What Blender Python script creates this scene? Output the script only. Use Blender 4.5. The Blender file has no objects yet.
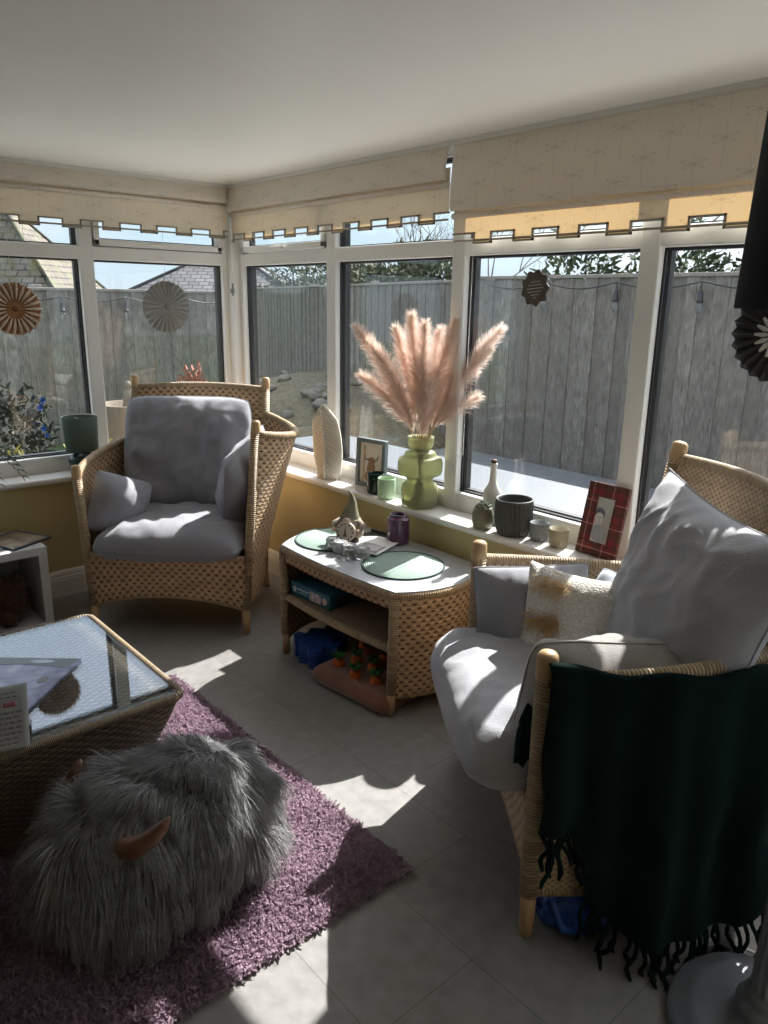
import bpy, bmesh, math, random
import numpy as np
from mathutils import Vector, Matrix, noise as mnoise
rnd = random.Random(7)
rng = np.random.default_rng(7)
SC = bpy.context.scene
COL = SC.collection
PI = math.pi

# ------------------------------------------------------------------ camera, sky, sun, exposure
def make_camera():
    f, yaw, pitch, roll = 753.54, -0.8485, 0.2727, 0.0158
    F = Vector((math.sin(yaw)*math.cos(pitch), math.cos(yaw)*math.cos(pitch), -math.sin(pitch)))
    r = F.cross(Vector((0, 0, 1))).normalized(); u = r.cross(F)
    R = math.cos(roll)*r + math.sin(roll)*u; U = -math.sin(roll)*r + math.cos(roll)*u
    cd = bpy.data.cameras.new('camera'); co = bpy.data.objects.new('camera', cd); COL.objects.link(co)
    cd.sensor_fit = 'VERTICAL'; cd.sensor_height = 24.0; cd.lens = f/1024*24.0
    cd.clip_start = 0.02; cd.clip_end = 400
    M = Matrix((R, U, -F)).transposed().to_4x4(); M.translation = Vector((3.9774, -2.3378, 1.5))
    co.matrix_world = M
    SC.camera = co
make_camera()
SUN_DIR = Vector((0.23, -1.0, -0.94)).normalized()
def make_world():
    w = bpy.data.worlds.new('sky'); SC.world = w; w.use_nodes = True
    nt = w.node_tree; nt.nodes.clear()
    out = nt.nodes.new('ShaderNodeOutputWorld'); bg = nt.nodes.new('ShaderNodeBackground')
    tc = nt.nodes.new('ShaderNodeTexCoord'); sep = nt.nodes.new('ShaderNodeSeparateXYZ')
    rp = nt.nodes.new('ShaderNodeValToRGB')
    stops = [(0.0, (.42, .50, .56)), (.10, (.36, .49, .58)), (.24, (.42, .58, .76)), (.45, (.78, .90, 1.10)), (1.0, (.95, 1.05, 1.2))]
    while len(rp.color_ramp.elements) < len(stops): rp.color_ramp.elements.new(.5)
    for e, (p, c) in zip(rp.color_ramp.elements, stops): e.position = p; e.color = (*c, 1)
    mp = nt.nodes.new('ShaderNodeMapping'); mp.inputs['Scale'].default_value = (1.2, 1.2, 4.0)
    nz = nt.nodes.new('ShaderNodeTexNoise'); nz.inputs['Scale'].default_value = 2.2; nz.inputs['Detail'].default_value = 6
    cr = nt.nodes.new('ShaderNodeValToRGB')
    cr.color_ramp.elements[0].position = 0.48; cr.color_ramp.elements[0].color = (0, 0, 0, 1)
    cr.color_ramp.elements[1].position = 0.72; cr.color_ramp.elements[1].color = (0.8, 0.8, 0.8, 1)
    mx = nt.nodes.new('ShaderNodeMixRGB'); mx.inputs[2].default_value = (0.58, 0.61, 0.64, 1)
    L = nt.links.new
    L(tc.outputs['Generated'], sep.inputs[0]); L(sep.outputs['Z'], rp.inputs[0])
    L(tc.outputs['Generated'], mp.inputs[0]); L(mp.outputs[0], nz.inputs['Vector']); L(nz.outputs['Fac'], cr.inputs[0])
    L(rp.outputs[0], mx.inputs[1]); L(cr.outputs[0], mx.inputs[0]); # bright haze around the sun
    dt = nt.nodes.new('ShaderNodeVectorMath'); dt.operation = 'DOT_PRODUCT'; dt.inputs[1].default_value = tuple(-SUN_DIR); L(tc.outputs['Generated'], dt.inputs[0])
    mxx = nt.nodes.new('ShaderNodeMath'); mxx.operation = 'MAXIMUM'; mxx.inputs[1].default_value = 0.0; L(dt.outputs['Value'], mxx.inputs[0])
    pw = nt.nodes.new('ShaderNodeMath'); pw.operation = 'POWER'; pw.inputs[1].default_value = 10.0; L(mxx.outputs[0], pw.inputs[0])
    ml = nt.nodes.new('ShaderNodeMath'); ml.operation = 'MULTIPLY'; ml.inputs[1].default_value = 3.0; L(pw.outputs[0], ml.inputs[0])
    ad = nt.nodes.new('ShaderNodeMixRGB'); ad.blend_type = 'ADD'; ad.inputs[0].default_value = 1.0; L(mx.outputs[0], ad.inputs[1]); L(ml.outputs[0], ad.inputs[2])
    L(ad.outputs[0], bg.inputs[0]); L(bg.outputs[0], out.inputs[0])
    bg.inputs[1].default_value = 1.0
    s = bpy.data.lights.new('sun', 'SUN'); s.energy = 7.6; s.angle = math.radians(0.6); s.color = (1.0, 0.975, 0.94)
    o = bpy.data.objects.new('sun', s); COL.objects.link(o); o.location = (2, 10, 12)
    o.rotation_euler = SUN_DIR.to_track_quat('-Z', 'Y').to_euler()
make_world()
SC.view_settings.view_transform = 'Standard'; SC.view_settings.look = 'None'
SC.view_settings.gamma = 1.0; SC.view_settings.use_curve_mapping = False
SC.view_settings.exposure = 0.95
SC.cycles.use_denoising = True
SC.cycles.max_bounces = 12; SC.cycles.diffuse_bounces = 8; SC.cycles.glossy_bounces = 4
SC.cycles.transmission_bounces = 8; SC.cycles.transparent_max_bounces = 32
SC.cycles.sample_clamp_indirect = 6.0
SC.cycles.caustics_reflective = False; SC.cycles.caustics_refractive = False

# ------------------------------------------------------------------ materials
class NT:
    def __init__(s, name):
        s.m = bpy.data.materials.new(name); s.m.use_nodes = True; s.t = s.m.node_tree
        s.b = s.t.nodes['Principled BSDF']; s.o = s.t.nodes['Material Output']
    def n(s, typ, **kw):
        x = s.t.nodes.new('ShaderNode'+typ)
        for k, v in kw.items(): setattr(x, k, v)
        return x
    def l(s, a, b): s.t.links.new(a, b)
    def val(s, x, sock):
        if isinstance(x, (int, float)): sock.default_value = x
        elif isinstance(x, (tuple, list)): sock.default_value = tuple(x) if len(x) == len(sock.default_value) else tuple(x)+(1,)
        else: s.l(x, sock)
    def math(s, op, a, b=None, c=None, clamp=False):
        x = s.n('Math', operation=op); x.use_clamp = clamp
        s.val(a, x.inputs[0])
        if b is not None: s.val(b, x.inputs[1])
        if c is not None: s.val(c, x.inputs[2])
        return x.outputs[0]
    def mix(s, fac, a, b, mode='MIX'):
        x = s.n('MixRGB', blend_type=mode); s.val(fac, x.inputs[0]); s.val(a, x.inputs[1]); s.val(b, x.inputs[2]); return x.outputs[0]
    def coord(s, kind='Object', scale=(1, 1, 1), rot=(0, 0, 0)):
        tc = s.n('TexCoord'); mp = s.n('Mapping'); mp.inputs['Scale'].default_value = scale; mp.inputs['Rotation'].default_value = rot
        s.l(tc.outputs[kind], mp.inputs[0]); return mp.outputs[0]
    def noise(s, vec, scale, detail=3, rough=.5, dist=0):
        x = s.n('TexNoise'); x.inputs['Scale'].default_value = scale; x.inputs['Detail'].default_value = detail
        x.inputs['Roughness'].default_value = rough; x.inputs['Distortion'].default_value = dist
        if vec is not None: s.l(vec, x.inputs['Vector'])
        return x.outputs['Fac']
    def ramp(s, fac, *st):
        x = s.n('ValToRGB'); r = x.color_ramp
        while len(r.elements) < len(st): r.elements.new(.5)
        for e, (p, c) in zip(r.elements, st): e.position = p; e.color = tuple(c)+(1,) if len(c) == 3 else c
        s.l(fac, x.inputs[0]); return x.outputs[0]
    def bump(s, h, strength=.3, dist=.01):
        x = s.n('Bump'); x.inputs['Strength'].default_value = strength; x.inputs['Distance'].default_value = dist
        s.l(h, x.inputs['Height']); s.l(x.outputs[0], s.b.inputs['Normal'])
    def set(s, color=None, rough=None, **kw):
        if color is not None: s.val(color, s.b.inputs['Base Color'])
        if rough is not None: s.val(rough, s.b.inputs['Roughness'])
        for k, v in kw.items(): s.val(v, s.b.inputs[k])
        return s

def simple(name, color, rough=.6, var=.12, vscale=12, bump=0, bscale=60, bdist=.004, **kw):
    t = NT(name)
    v = t.coord()
    f = t.noise(v, vscale, 4)
    d = tuple(c*(1-var) for c in color); l = tuple(min(1, c*(1+var)) for c in color)
    t.set(t.ramp(f, (.3, d), (.7, l)), rough, **kw)
    if bump: t.bump(t.noise(v, bscale, 3), bump, bdist)
    return t.m

def fabric(name, color, thread=900, var=.10, sheen=.3, bump=.35, rough=.9, **kw):
    t = NT(name); v = t.coord()
    big = t.noise(v, 5, 4); fine = t.noise(v, thread*.35, 2)
    c = t.ramp(big, (.3, tuple(x*(1-var) for x in color)), (.7, tuple(min(1, x*(1+var)) for x in color)))
    c = t.mix(.25, c, t.ramp(fine, (.3, tuple(x*.6 for x in color)), (.7, tuple(min(1, x*1.35) for x in color))))
    t.set(c, rough, **kw); t.b.inputs['Sheen Weight'].default_value = sheen
    t.bump(t.math('ADD', fine, t.math('MULTIPLY', t.noise(v, 25, 4), 1.6)), bump, .004)
    return t.m

def weave(name, cw, rh, light, dark, stagger=True, rough=.55, depth=.006, gap=.35, hole=(.27, .27)):
    """Cane weave read from the UV map (metres): strands of height rh passing over and under uprights cw apart."""
    t = NT(name)
    uv = t.n('UVMap'); sp = t.n('SeparateXYZ'); t.l(uv.outputs[0], sp.inputs[0])
    wob = t.noise(t.coord(), 9, 3)
    u = t.math('ADD', t.math('DIVIDE', sp.outputs[0], cw), t.math('MULTIPLY', t.math('SUBTRACT', wob, .5), .5))
    v = t.math('ADD', t.math('DIVIDE', sp.outputs[1], rh), t.math('MULTIPLY', t.math('SUBTRACT', wob, .5), .6))
    row = t.math('FLOOR', v); fv = t.math('SUBTRACT', v, row)
    par = t.math('MODULO', t.math('ABSOLUTE', row), 2.0)
    ux = t.math('ADD', u, t.math('MULTIPLY', par, .5 if stagger else 0.0))
    fx = t.math('FRACT', ux)
    prof = t.math('POWER', t.math('SINE', t.math('MULTIPLY', fv, PI)), .6)
    if stagger:   # a dark slot where a strand dives behind its upright
        ex = t.math('DIVIDE', t.math('SUBTRACT', fx, .5), hole[0]); ey = t.math('DIVIDE', t.math('SUBTRACT', fv, .5), hole[1])
        q = t.math('ADD', t.math('POWER', t.math('ABSOLUTE', ex), 3.0), t.math('POWER', t.math('ABSOLUTE', ey), 3.0))
        open_ = t.math('SUBTRACT', 1.0, t.math('MULTIPLY', t.math('SUBTRACT', q, .55), 1.6, clamp=True), clamp=True)
        over = t.math('POWER', t.math('ABSOLUTE', t.math('SUBTRACT', t.math('MULTIPLY', fx, 2.0), 1.0)), .5)
        h = t.math('MULTIPLY', t.math('MULTIPLY', t.math('ADD', .55, t.math('MULTIPLY', prof, .45)), t.math('ADD', .72, t.math('MULTIPLY', over, .28))), t.math('SUBTRACT', 1.0, t.math('MULTIPLY', open_, .85)))
    else:
        over = t.math('POWER', t.math('SINE', t.math('MULTIPLY', fx, PI)), .5)
        h = t.math('MULTIPLY', prof, t.math('ADD', gap, t.math('MULTIPLY', over, 1-gap)))
    rn = t.n('TexWhiteNoise', noise_dimensions='2D'); cb = t.n('CombineXYZ')
    t.l(t.math('FLOOR', ux), cb.inputs[0]); t.l(row, cb.inputs[1]); t.l(cb.outputs[0], rn.inputs['Vector'])
    tone = t.mix(rn.outputs['Value'], tuple(x*.78 for x in light), tuple(min(1, x*1.15) for x in light))
    tone = t.mix(t.math('MULTIPLY', t.noise(t.coord(), 4, 3), .45), tone, tuple(x*.7 for x in light))
    c = t.mix(t.ramp(h, (.20, (0, 0, 0)), (.58, (1, 1, 1))), dark, tone)
    if stagger: c = t.mix(t.math('MULTIPLY', t.math('SUBTRACT', 1.0, prof), .55), c, tuple(x*.45 for x in light))
    t.set(c, rough); t.bump(h, .9, depth)
    return t.m

M = {}
M['cane'] = weave('cane_weave', .036, .0175, (.66, .45, .26), (.17, .085, .038), depth=.008)
M['cane_fine'] = weave('fine_cane_weave', .024, .0085, (.60, .43, .265), (.24, .14, .075), depth=.005, hole=(.20, .30))
M['cane_brown'] = weave('brown_cane_weave', .045, .0115, (.30, .215, .13), (.07, .042, .022), depth=.006, hole=(.36, .30))
M['cane_shelf'] = weave('shelf_cane_weave', .018, .018, (.40, .28, .17), (.12, .07, .04), depth=.003)
M['cane_wrap'] = weave('cane_wrapping', .5, .009, (.47, .34, .20), (.14, .08, .04), stagger=False, depth=.004, gap=.9)
M['post_wood'] = simple('post_wood', (.50, .33, .17), .45, .15, 14)
def wood(name, c, rough=.5, sc=(3, 3, 40)):
    t = NT(name); v = t.coord(scale=sc)
    t.set(t.ramp(t.noise(v, 3, 5, .6, .5), (.3, tuple(x*.7 for x in c)), (.7, tuple(min(1, x*1.2) for x in c))), rough); return t.m
M['grey_linen'] = fabric('grey_linen', (.27, .27, .30))
M['grey_linen_pale'] = fabric('pale_grey_linen', (.36, .365, .40))
def soften(t, col, fac=.45):
    tl = t.n('BsdfTranslucent'); t.val(col, tl.inputs[0]); mx = t.n('MixShader'); mx.inputs[0].default_value = fac
    t.l(t.b.outputs[0], mx.inputs[1]); t.l(tl.outputs[0], mx.inputs[2]); t.l(mx.outputs[0], t.o.inputs[0])
M['upvc'] = simple('white_upvc', (.78, .77, .74), .32, .03, 3)
M['gasket'] = simple('black_gasket', (.02, .02, .022), .5)
M['white_paint'] = simple('white_gloss_paint', (.74, .72, .68), .38, .03, 3)
M['ceiling'] = simple('ceiling_paint', (.93, .915, .875), .42, .02, 1.5)
M['wall'] = simple('mustard_wall_paint', (.56, .47, .25), .8, .05, 3, .1, 250, .001)
M['dark_wall'] = simple('room_wall_paint', (.70, .68, .62), .85, .04, 2)
def glass(name, tint=(.93, .96, .95), ior=1.5):
    t = NT(name); t.t.nodes.remove(t.b)
    tr = t.n('BsdfTransparent'); tr.inputs[0].default_value = (*tint, 1)
    gl = t.n('BsdfGlossy'); gl.inputs['Roughness'].default_value = 0.0
    fr = t.n('Fresnel'); ge = t.n('NewGeometry'); t.l(t.math('ADD', ior, t.math('MULTIPLY', ge.outputs['Backfacing'], 1/ior-ior)), fr.inputs[0])
    mx = t.n('MixShader'); t.l(fr.outputs[0], mx.inputs[0]); t.l(tr.outputs[0], mx.inputs[1]); t.l(gl.outputs[0], mx.inputs[2])
    t.l(mx.outputs[0], t.o.inputs[0]); return t.m
M['window_glass'] = glass('window_glass', (.97, .975, .97), 1.52)
M['table_glass'] = glass('table_glass', (.86, .90, .93), 2.1)
M['clear_glass'] = glass('clear_glass', (.90, .93, .94), 1.6)
def solid_glass(name, color, rough=.05, trans=.8, ior=1.45):
    t = NT(name); t.set(color, rough); t.b.inputs['Transmission Weight'].default_value = trans; t.b.inputs['IOR'].default_value = ior; return t.m
def floor_mat():
    t = NT('grey_vinyl_floor'); v = t.coord()
    a = t.noise(v, 2.2, 6, .6, .6); b = t.noise(v, 22, 5, .6)
    c = t.ramp(a, (.3, (.205, .195, .19)), (.7, (.285, .272, .265)))
    c = t.mix(.35, c, t.ramp(b, (.35, (.15, .145, .135)), (.7, (.34, .33, .31))))
    br = t.n('TexBrick'); br.inputs['Scale'].default_value = 1.0; br.inputs['Brick Width'].default_value = .61; br.inputs['Row Height'].default_value = .305
    br.inputs['Mortar Size'].default_value = .0016; br.inputs['Color1'].default_value = (1, 1, 1, 1); br.inputs['Color2'].default_value = (.93, .93, .93, 1); br.inputs['Mortar'].default_value = (.62, .62, .62, 1)
    t.l(v, br.inputs['Vector'])
    t.set(t.mix(1, c, br.outputs[0], 'MULTIPLY'), t.ramp(b, (.3, (.42,)*3), (.7, (.6,)*3)))
    t.bump(b, .08, .002); return t.m
M['floor'] = floor_mat()
def blind_mat():
    """Cream cloth with a faint repeat of dragonflies on thin stalks; sunlight from behind glows through amber."""
    t = NT('dragonfly_blind_cloth')
    uv = t.n('UVMap'); sp = t.n('SeparateXYZ'); t.l(uv.outputs[0], sp.inputs[0])
    cw, ch = .085, .16
    u = t.math('DIVIDE', sp.outputs[0], cw); ci = t.math('FLOOR', u)
    off = t.math('FRACT', t.math('MULTIPLY', ci, .618))
    v = t.math('ADD', t.math('DIVIDE', sp.outputs[1], ch), off)
    x = t.math('MULTIPLY', t.math('SUBTRACT', t.math('SUBTRACT', u, ci), .5), cw)
    y = t.math('MULTIPLY', t.math('SUBTRACT', t.math('FRACT', v), .5), ch)
    ax = t.math('ABSOLUTE', x)
    stem = t.math('MULTIPLY', t.math('LESS_THAN', ax, .0009), t.math('LESS_THAN', t.math('ABSOLUTE', y), .062))
    tot = stem
    for (cx, cy, an, rx, ry) in ((.021, .030, .25, .021, .0052), (.018, .018, -.30, .018, .0045)):
        px = t.math('SUBTRACT', ax, cx); py = t.math('SUBTRACT', y, cy)
        rx_ = t.math('ADD', t.math('MULTIPLY', px, math.cos(an)), t.math('MULTIPLY', py, math.sin(an)))
        ry_ = t.math('SUBTRACT', t.math('MULTIPLY', py, math.cos(an)), t.math('MULTIPLY', px, math.sin(an)))
        d = t.math('SQRT', t.math('ADD', t.math('POWER', t.math('ABSOLUTE', t.math('DIVIDE', rx_, rx)), 2), t.math('POWER', t.math('ABSOLUTE', t.math('DIVIDE', ry_, ry)), 2)))
        tot = t.math('ADD', tot, t.math('LESS_THAN', t.math('ABSOLUTE', t.math('SUBTRACT', d, .85)), .16))
    tot = t.math('MINIMUM', tot, 1.0)
    th = t.noise(t.coord(scale=(1, 1, 1)), 300, 2)
    base = t.ramp(th, (.3, (.74, .70, .62)), (.7, (.83, .79, .71)))
    col = t.mix(t.math('MULTIPLY', tot, .32), base, (.33, .27, .22))
    t.set(col, .9); t.bump(th, .15, .002)
    tl = t.n('BsdfTranslucent'); t.l(t.mix(1, col, (1.0, .68, .33), 'MULTIPLY'), tl.inputs[0])
    mx = t.n('MixShader'); mx.inputs[0].default_value = .20
    t.l(t.b.outputs[0], mx.inputs[1]); t.l(tl.outputs[0], mx.inputs[2]); t.l(mx.outputs[0], t.o.inputs[0])
    return t.m
M['blind'] = blind_mat()
M['blind_edge'] = simple('blind_hem_tape', (.34, .30, .25), .9)

# ------------------------------------------------------------------ mesh helpers
def mk(name, V, F, mat, parent=None, smooth=True, uv=None, loc=None, rot=None, mtx=None):
    me = bpy.data.meshes.new(name)
    V = np.asarray(V, float)
    me.from_pydata([tuple(v) for v in V], [], [tuple(int(i) for i in f) for f in F])
    if uv is not None:
        ul = me.uv_layers.new(name='UVMap'); idx = np.zeros(len(me.loops), np.int32); me.loops.foreach_get('vertex_index', idx)
        ul.data.foreach_set('uv', np.asarray(uv, np.float32)[idx].ravel())
    if smooth: me.polygons.foreach_set('use_smooth', [True]*len(me.polygons))
    if isinstance(mat, (list, tuple)):
        for m in mat: me.materials.append(m)
    else: me.materials.append(mat)
    o = bpy.data.objects.new(name, me); COL.objects.link(o)
    if parent is not None: o.parent = parent
    if mtx is not None: o.matrix_basis = mtx
    if loc is not None: o.location = loc
    if rot is not None: o.rotation_euler = rot
    return o
def thing(name, label, cat, loc=(0, 0, 0), rz=0, group=None):
    o = bpy.data.objects.new(name, None); COL.objects.link(o); o.empty_display_size = .05
    o.location = loc; o.rotation_euler = (0, 0, rz); return tag(o, label, cat, group)
def tag(o, label, cat, group=None):
    o['label'] = label; o['category'] = cat
    if group: o['group'] = group
    return o
def struct(o):
    o['kind'] = 'structure'; return o
def copy_tree(o, parent=None):
    c = o.copy(); COL.objects.link(c)
    if parent is not None: c.parent = parent; c.matrix_parent_inverse = o.matrix_parent_inverse
    for ch in list(o.children): copy_tree(ch, c)
    return c
def join(parts):
    V, F, U, n = [], [], [], 0
    hasuv = all(len(p) > 2 and p[2] is not None for p in parts)
    for p in parts:
        v = np.asarray(p[0], float).reshape(-1, 3); V.append(v); F += [tuple(int(i)+n for i in f) for f in p[1]]; n += len(v)
        if hasuv: U.append(np.asarray(p[2], float))
    return np.concatenate(V), F, (np.concatenate(U) if hasuv else None)
def xf(p, M4):
    V = np.asarray(p[0], float); A = np.array(M4); F = p[1]
    if np.linalg.det(A[:3, :3]) < 0: F = [tuple(f)[::-1] for f in F]
    return (V@A[:3, :3].T+A[:3, 3], F, p[2] if len(p) > 2 else None)
def moved(p, x=0, y=0, z=0): return xf(p, Matrix.Translation((x, y, z)))
def box(x0, x1, y0, y1, z0, z1, b=0.0, seg=2):
    bm = bmesh.new(); bmesh.ops.create_cube(bm, size=1.0)
    for v in bm.verts: v.co = Vector(((x0+x1)/2+v.co.x*(x1-x0), (y0+y1)/2+v.co.y*(y1-y0), (z0+z1)/2+v.co.z*(z1-z0)))
    if b > 0: bmesh.ops.bevel(bm, geom=bm.edges[:], offset=min(b, .49*min(x1-x0, y1-y0, z1-z0)), segments=seg, affect='EDGES', profile=.5)
    bm.verts.index_update()
    V = np.array([v.co[:] for v in bm.verts]); F = [tuple(v.index for v in f.verts) for f in bm.faces]; bm.free()
    c = V-V.mean(0); U = np.stack([V[:, 0]+V[:, 1], V[:, 2]], 1)
    return V, F, U
def tube(pts, rad, n=8, cap=True, closed=False):
    P = np.asarray(pts, float); m = len(P); rad = np.broadcast_to(np.asarray(rad, float), (m,))
    T = np.gradient(P, axis=0) if not closed else np.roll(P, -1, 0)-np.roll(P, 1, 0)
    T /= np.linalg.norm(T, axis=1, keepdims=True)+1e-12
    ref = np.array([0, 0, 1.]) if abs(T[0, 2]) < .9 else np.array([1., 0, 0])
    V, U = [], []; L = 0
    nrm = np.cross(T[0], ref); nrm /= np.linalg.norm(nrm)
    for i in range(m):
        nrm = nrm-T[i]*(nrm@T[i]); nrm /= np.linalg.norm(nrm)+1e-12; bi = np.cross(T[i], nrm)
        if i: L += np.linalg.norm(P[i]-P[i-1])
        for k in range(n):
            a = 2*PI*k/n; V.append(P[i]+rad[i]*(math.cos(a)*nrm+math.sin(a)*bi)); U.append((k/n*2*PI*max(rad[i], 1e-4), L))
    F = []
    for i in range(m if closed else m-1):
        for k in range(n):
            j = (i+1) % m; F.append((i*n+k, i*n+(k+1) % n, j*n+(k+1) % n, j*n+k))
    if cap and not closed: F.append(tuple(range(n))[::-1]); F.append(tuple(range((m-1)*n, m*n)))
    return np.array(V), F, np.array(U)
def lathe(prof, n=32, cap0=True, cap1=True):
    V, F, U = [], [], []; L = 0
    for i, (r, z) in enumerate(prof):
        if i: L += math.hypot(r-prof[i-1][0], z-prof[i-1][1])
        for k in range(n):
            a = 2*PI*k/n; V.append((r*math.cos(a), r*math.sin(a), z)); U.append((k/n*2*PI*max(p[0] for p in prof), L))
    for i in range(len(prof)-1):
        for k in range(n): F.append((i*n+k, i*n+(k+1) % n, (i+1)*n+(k+1) % n, (i+1)*n+k))
    if cap0: F.append(tuple(range(n))[::-1])
    if cap1: F.append(tuple(range((len(prof)-1)*n, len(prof)*n)))
    return np.array(V), F, np.array(U)
def grid(fn, nu, nv, cu=False):
    V = []; 
    for j in range(nv+1):
        for i in range(nu if cu else nu+1): V.append(fn(i/nu, j/nv))
    V = np.array(V, float); w = nu if cu else nu+1; F = []
    for j in range(nv):
        for i in range(nu):
            a = j*w+i; b = j*w+(i+1) % w; F.append((a, b, b+w, a+w))
    return V, F
def slab(fn, nu, nv, th, uvscale=None):
    """closed thick sheet over fn(u,v); uv in metres"""
    V, F = grid(fn, nu, nv); w = nu+1; G = V.reshape(nv+1, w, 3)
    du = np.gradient(G, axis=1); dv = np.gradient(G, axis=0); N = np.cross(du, dv); N /= np.linalg.norm(N, axis=2, keepdims=True)+1e-12
    A = (G+N*th/2).reshape(-1, 3); B = (G-N*th/2).reshape(-1, 3); n = len(A)
    lu = np.concatenate([[0], np.cumsum(np.linalg.norm(np.diff(G[nv//2], axis=0), axis=1))])
    lv = np.concatenate([[0], np.cumsum(np.linalg.norm(np.diff(G[:, nu//2], axis=0), axis=1))])
    UU, VV = np.meshgrid(lu, lv); U = np.stack([UU.ravel(), VV.ravel()], 1)
    F2 = list(F)+[(d+n, c+n, b+n, a+n) for (a, b, c, d) in F]
    for i in range(nu):
        F2.append((i+1, i, i+n, i+1+n)); q = nv*w; F2.append((q+i, q+i+1, q+i+1+n, q+i+n))
    for j in range(nv):
        F2.append((j*w, (j+1)*w, (j+1)*w+n, j*w+n)); e = nu; F2.append(((j+1)*w+e, j*w+e, j*w+e+n, (j+1)*w+e+n))
    return np.concatenate([A, B]), F2, np.concatenate([U, U])
def prism(poly, z0, z1, inset=0):
    n = len(poly); V = [(x, y, z0) for x, y in poly]+[(x, y, z1) for x, y in poly]
    F = [tuple(range(n))[::-1], tuple(range(n, 2*n))]+[(i, (i+1) % n, n+(i+1) % n, n+i) for i in range(n)]
    V = np.array(V, float); P = np.array(list(poly)+[poly[0]]); L = np.concatenate([[0], np.cumsum(np.linalg.norm(np.diff(P, axis=0), axis=1))])[:-1]
    return V, F, np.stack([np.concatenate([L, L]), V[:, 2]], 1)
def ribbons(roots, dirs, length, width, seg=4, gravity=None, curl=.0, rg=rng, tip=.1):
    """many thin tapered blades as one mesh: returns V, F"""
    n = len(roots); R = np.asarray(roots, float); D = np.asarray(dirs, float).copy()
    D /= np.linalg.norm(D, axis=1, keepdims=True)+1e-12
    Ln = np.broadcast_to(np.asarray(length, float), (n,)); P = R.copy(); rows = []
    side = np.cross(D, rg.normal(size=(n, 3))); side /= np.linalg.norm(side, axis=1, keepdims=True)+1e-12
    for s in range(seg+1):
        w = width*(1-(1-tip)*s/seg)
        rows.append(P-side*w/2); rows.append(P+side*w/2)
        if s < seg:
            P = P+D*(Ln/seg)[:, None]
            if gravity is not None: D = D+np.asarray(gravity)*(1.0/seg)
            if curl: D = D+rg.normal(size=(n, 3))*curl
            D /= np.linalg.norm(D, axis=1, keepdims=True)+1e-12
    V = np.stack(rows, 1)  # n, 2(seg+1), 3
    base = (np.arange(n)*(2*(seg+1)))[:, None, None]
    q = np.array([[2*s, 2*s+1, 2*s+3, 2*s+2] for s in range(seg)])[None]
    return V.reshape(-1, 3), (base+q).reshape(-1, 4)
def mk_fast(name, V, F, mat, parent=None, mtx=None):
    me = bpy.data.meshes.new(name); V = np.asarray(V, np.float32); F = np.asarray(F, np.int32)
    me.vertices.add(len(V)); me.vertices.foreach_set('co', V.ravel())
    me.loops.add(F.size); me.loops.foreach_set('vertex_index', F.ravel())
    me.polygons.add(len(F)); me.polygons.foreach_set('loop_start', np.arange(len(F), dtype=np.int32)*F.shape[1])
    me.update(calc_edges=True); me.materials.append(mat)
    o = bpy.data.objects.new(name, me); COL.objects.link(o)
    if parent is not None: o.parent = parent
    if mtx is not None: o.matrix_basis = mtx
    return o
def smoothnoise(x, y, z, s): return mnoise.noise(Vector((x*s, y*s, z*s)))
def pillow(w, h, t, n=44, pinch=.05, p=3.0, puff=.55, wr=.010, seed=0, sag=0.0, crease=None, rc=.09):
    def sheet(sg):
        def fn(a, b):
            u, v = 2*a-1, 2*b-1
            u = math.copysign(abs(u)**.85, u); v = math.copysign(abs(v)**.85, v)
            c = 1-rc*(u*v)**4; x = w/2*u*(1-pinch*(1-v*v))*c; y = h/2*v*(1-pinch*(1-u*u))*c
            k = max(0.0, (1-abs(u)**p)*(1-abs(v)**p))**puff
            q = mnoise.noise(Vector((x*6+seed, y*6, seed*1.3)))*wr*1.6+mnoise.noise(Vector((x*17+seed, y*11, seed*2.1+5)))*wr*.9
            rg_ = 1-abs(mnoise.noise(Vector((x*5+seed*1.7, y*5+x*3, seed*.7))))*2.2; q += wr*1.3*max(-.4, rg_)*.6+wr*.5*max(0, 1-abs(mnoise.noise(Vector((x*11-y*5+seed, y*9, seed*.9))))*4)
            if crease: q -= crease*math.exp(-((u*.8+v*.5)/.10)**2)*.6
            # radiating gathers near the corners
            q += wr*.7*math.sin(9*math.atan2(v, u)+seed)*abs(u*v)**2
            zz = sg*t/2*k+q*min(1, k*2)
            return (x, y, zz-sag*(u*u)*t)
        return grid(fn, n, n)
    A, FA = sheet(1); B, FB = sheet(-1); m = len(A); w1 = n+1
    V = np.concatenate([A, B]); F = list(FA)+[(d+m, c+m, b+m, a+m) for a, b, c, d in FB]
    # weld the two borders
    rep = {}
    for j in range(w1):
        for i in range(w1):
            if i in (0, n) or j in (0, n): rep[m+j*w1+i] = j*w1+i
    F = [tuple(rep.get(i, i) for i in f) for f in F]
    border = [A[i] for i in range(n+1)]+[A[j*w1+n] for j in range(1, n+1)]+[A[n*w1+i] for i in range(n-1, -1, -1)]+[A[j*w1] for j in range(n-1, 0, -1)]
    used = sorted({i for f in F for i in f}); ix = {k: i for i, k in enumerate(used)}
    return V[used], [tuple(ix[i] for i in f) for f in F], np.array(border)
def frame_mtx(loc, right, up):
    r = Vector(right).normalized(); u = Vector(up); u = (u-r*u.dot(r)).normalized(); n = r.cross(u)
    m = Matrix((r, u, n)).transposed().to_4x4(); m.translation = Vector(loc); return m

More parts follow.
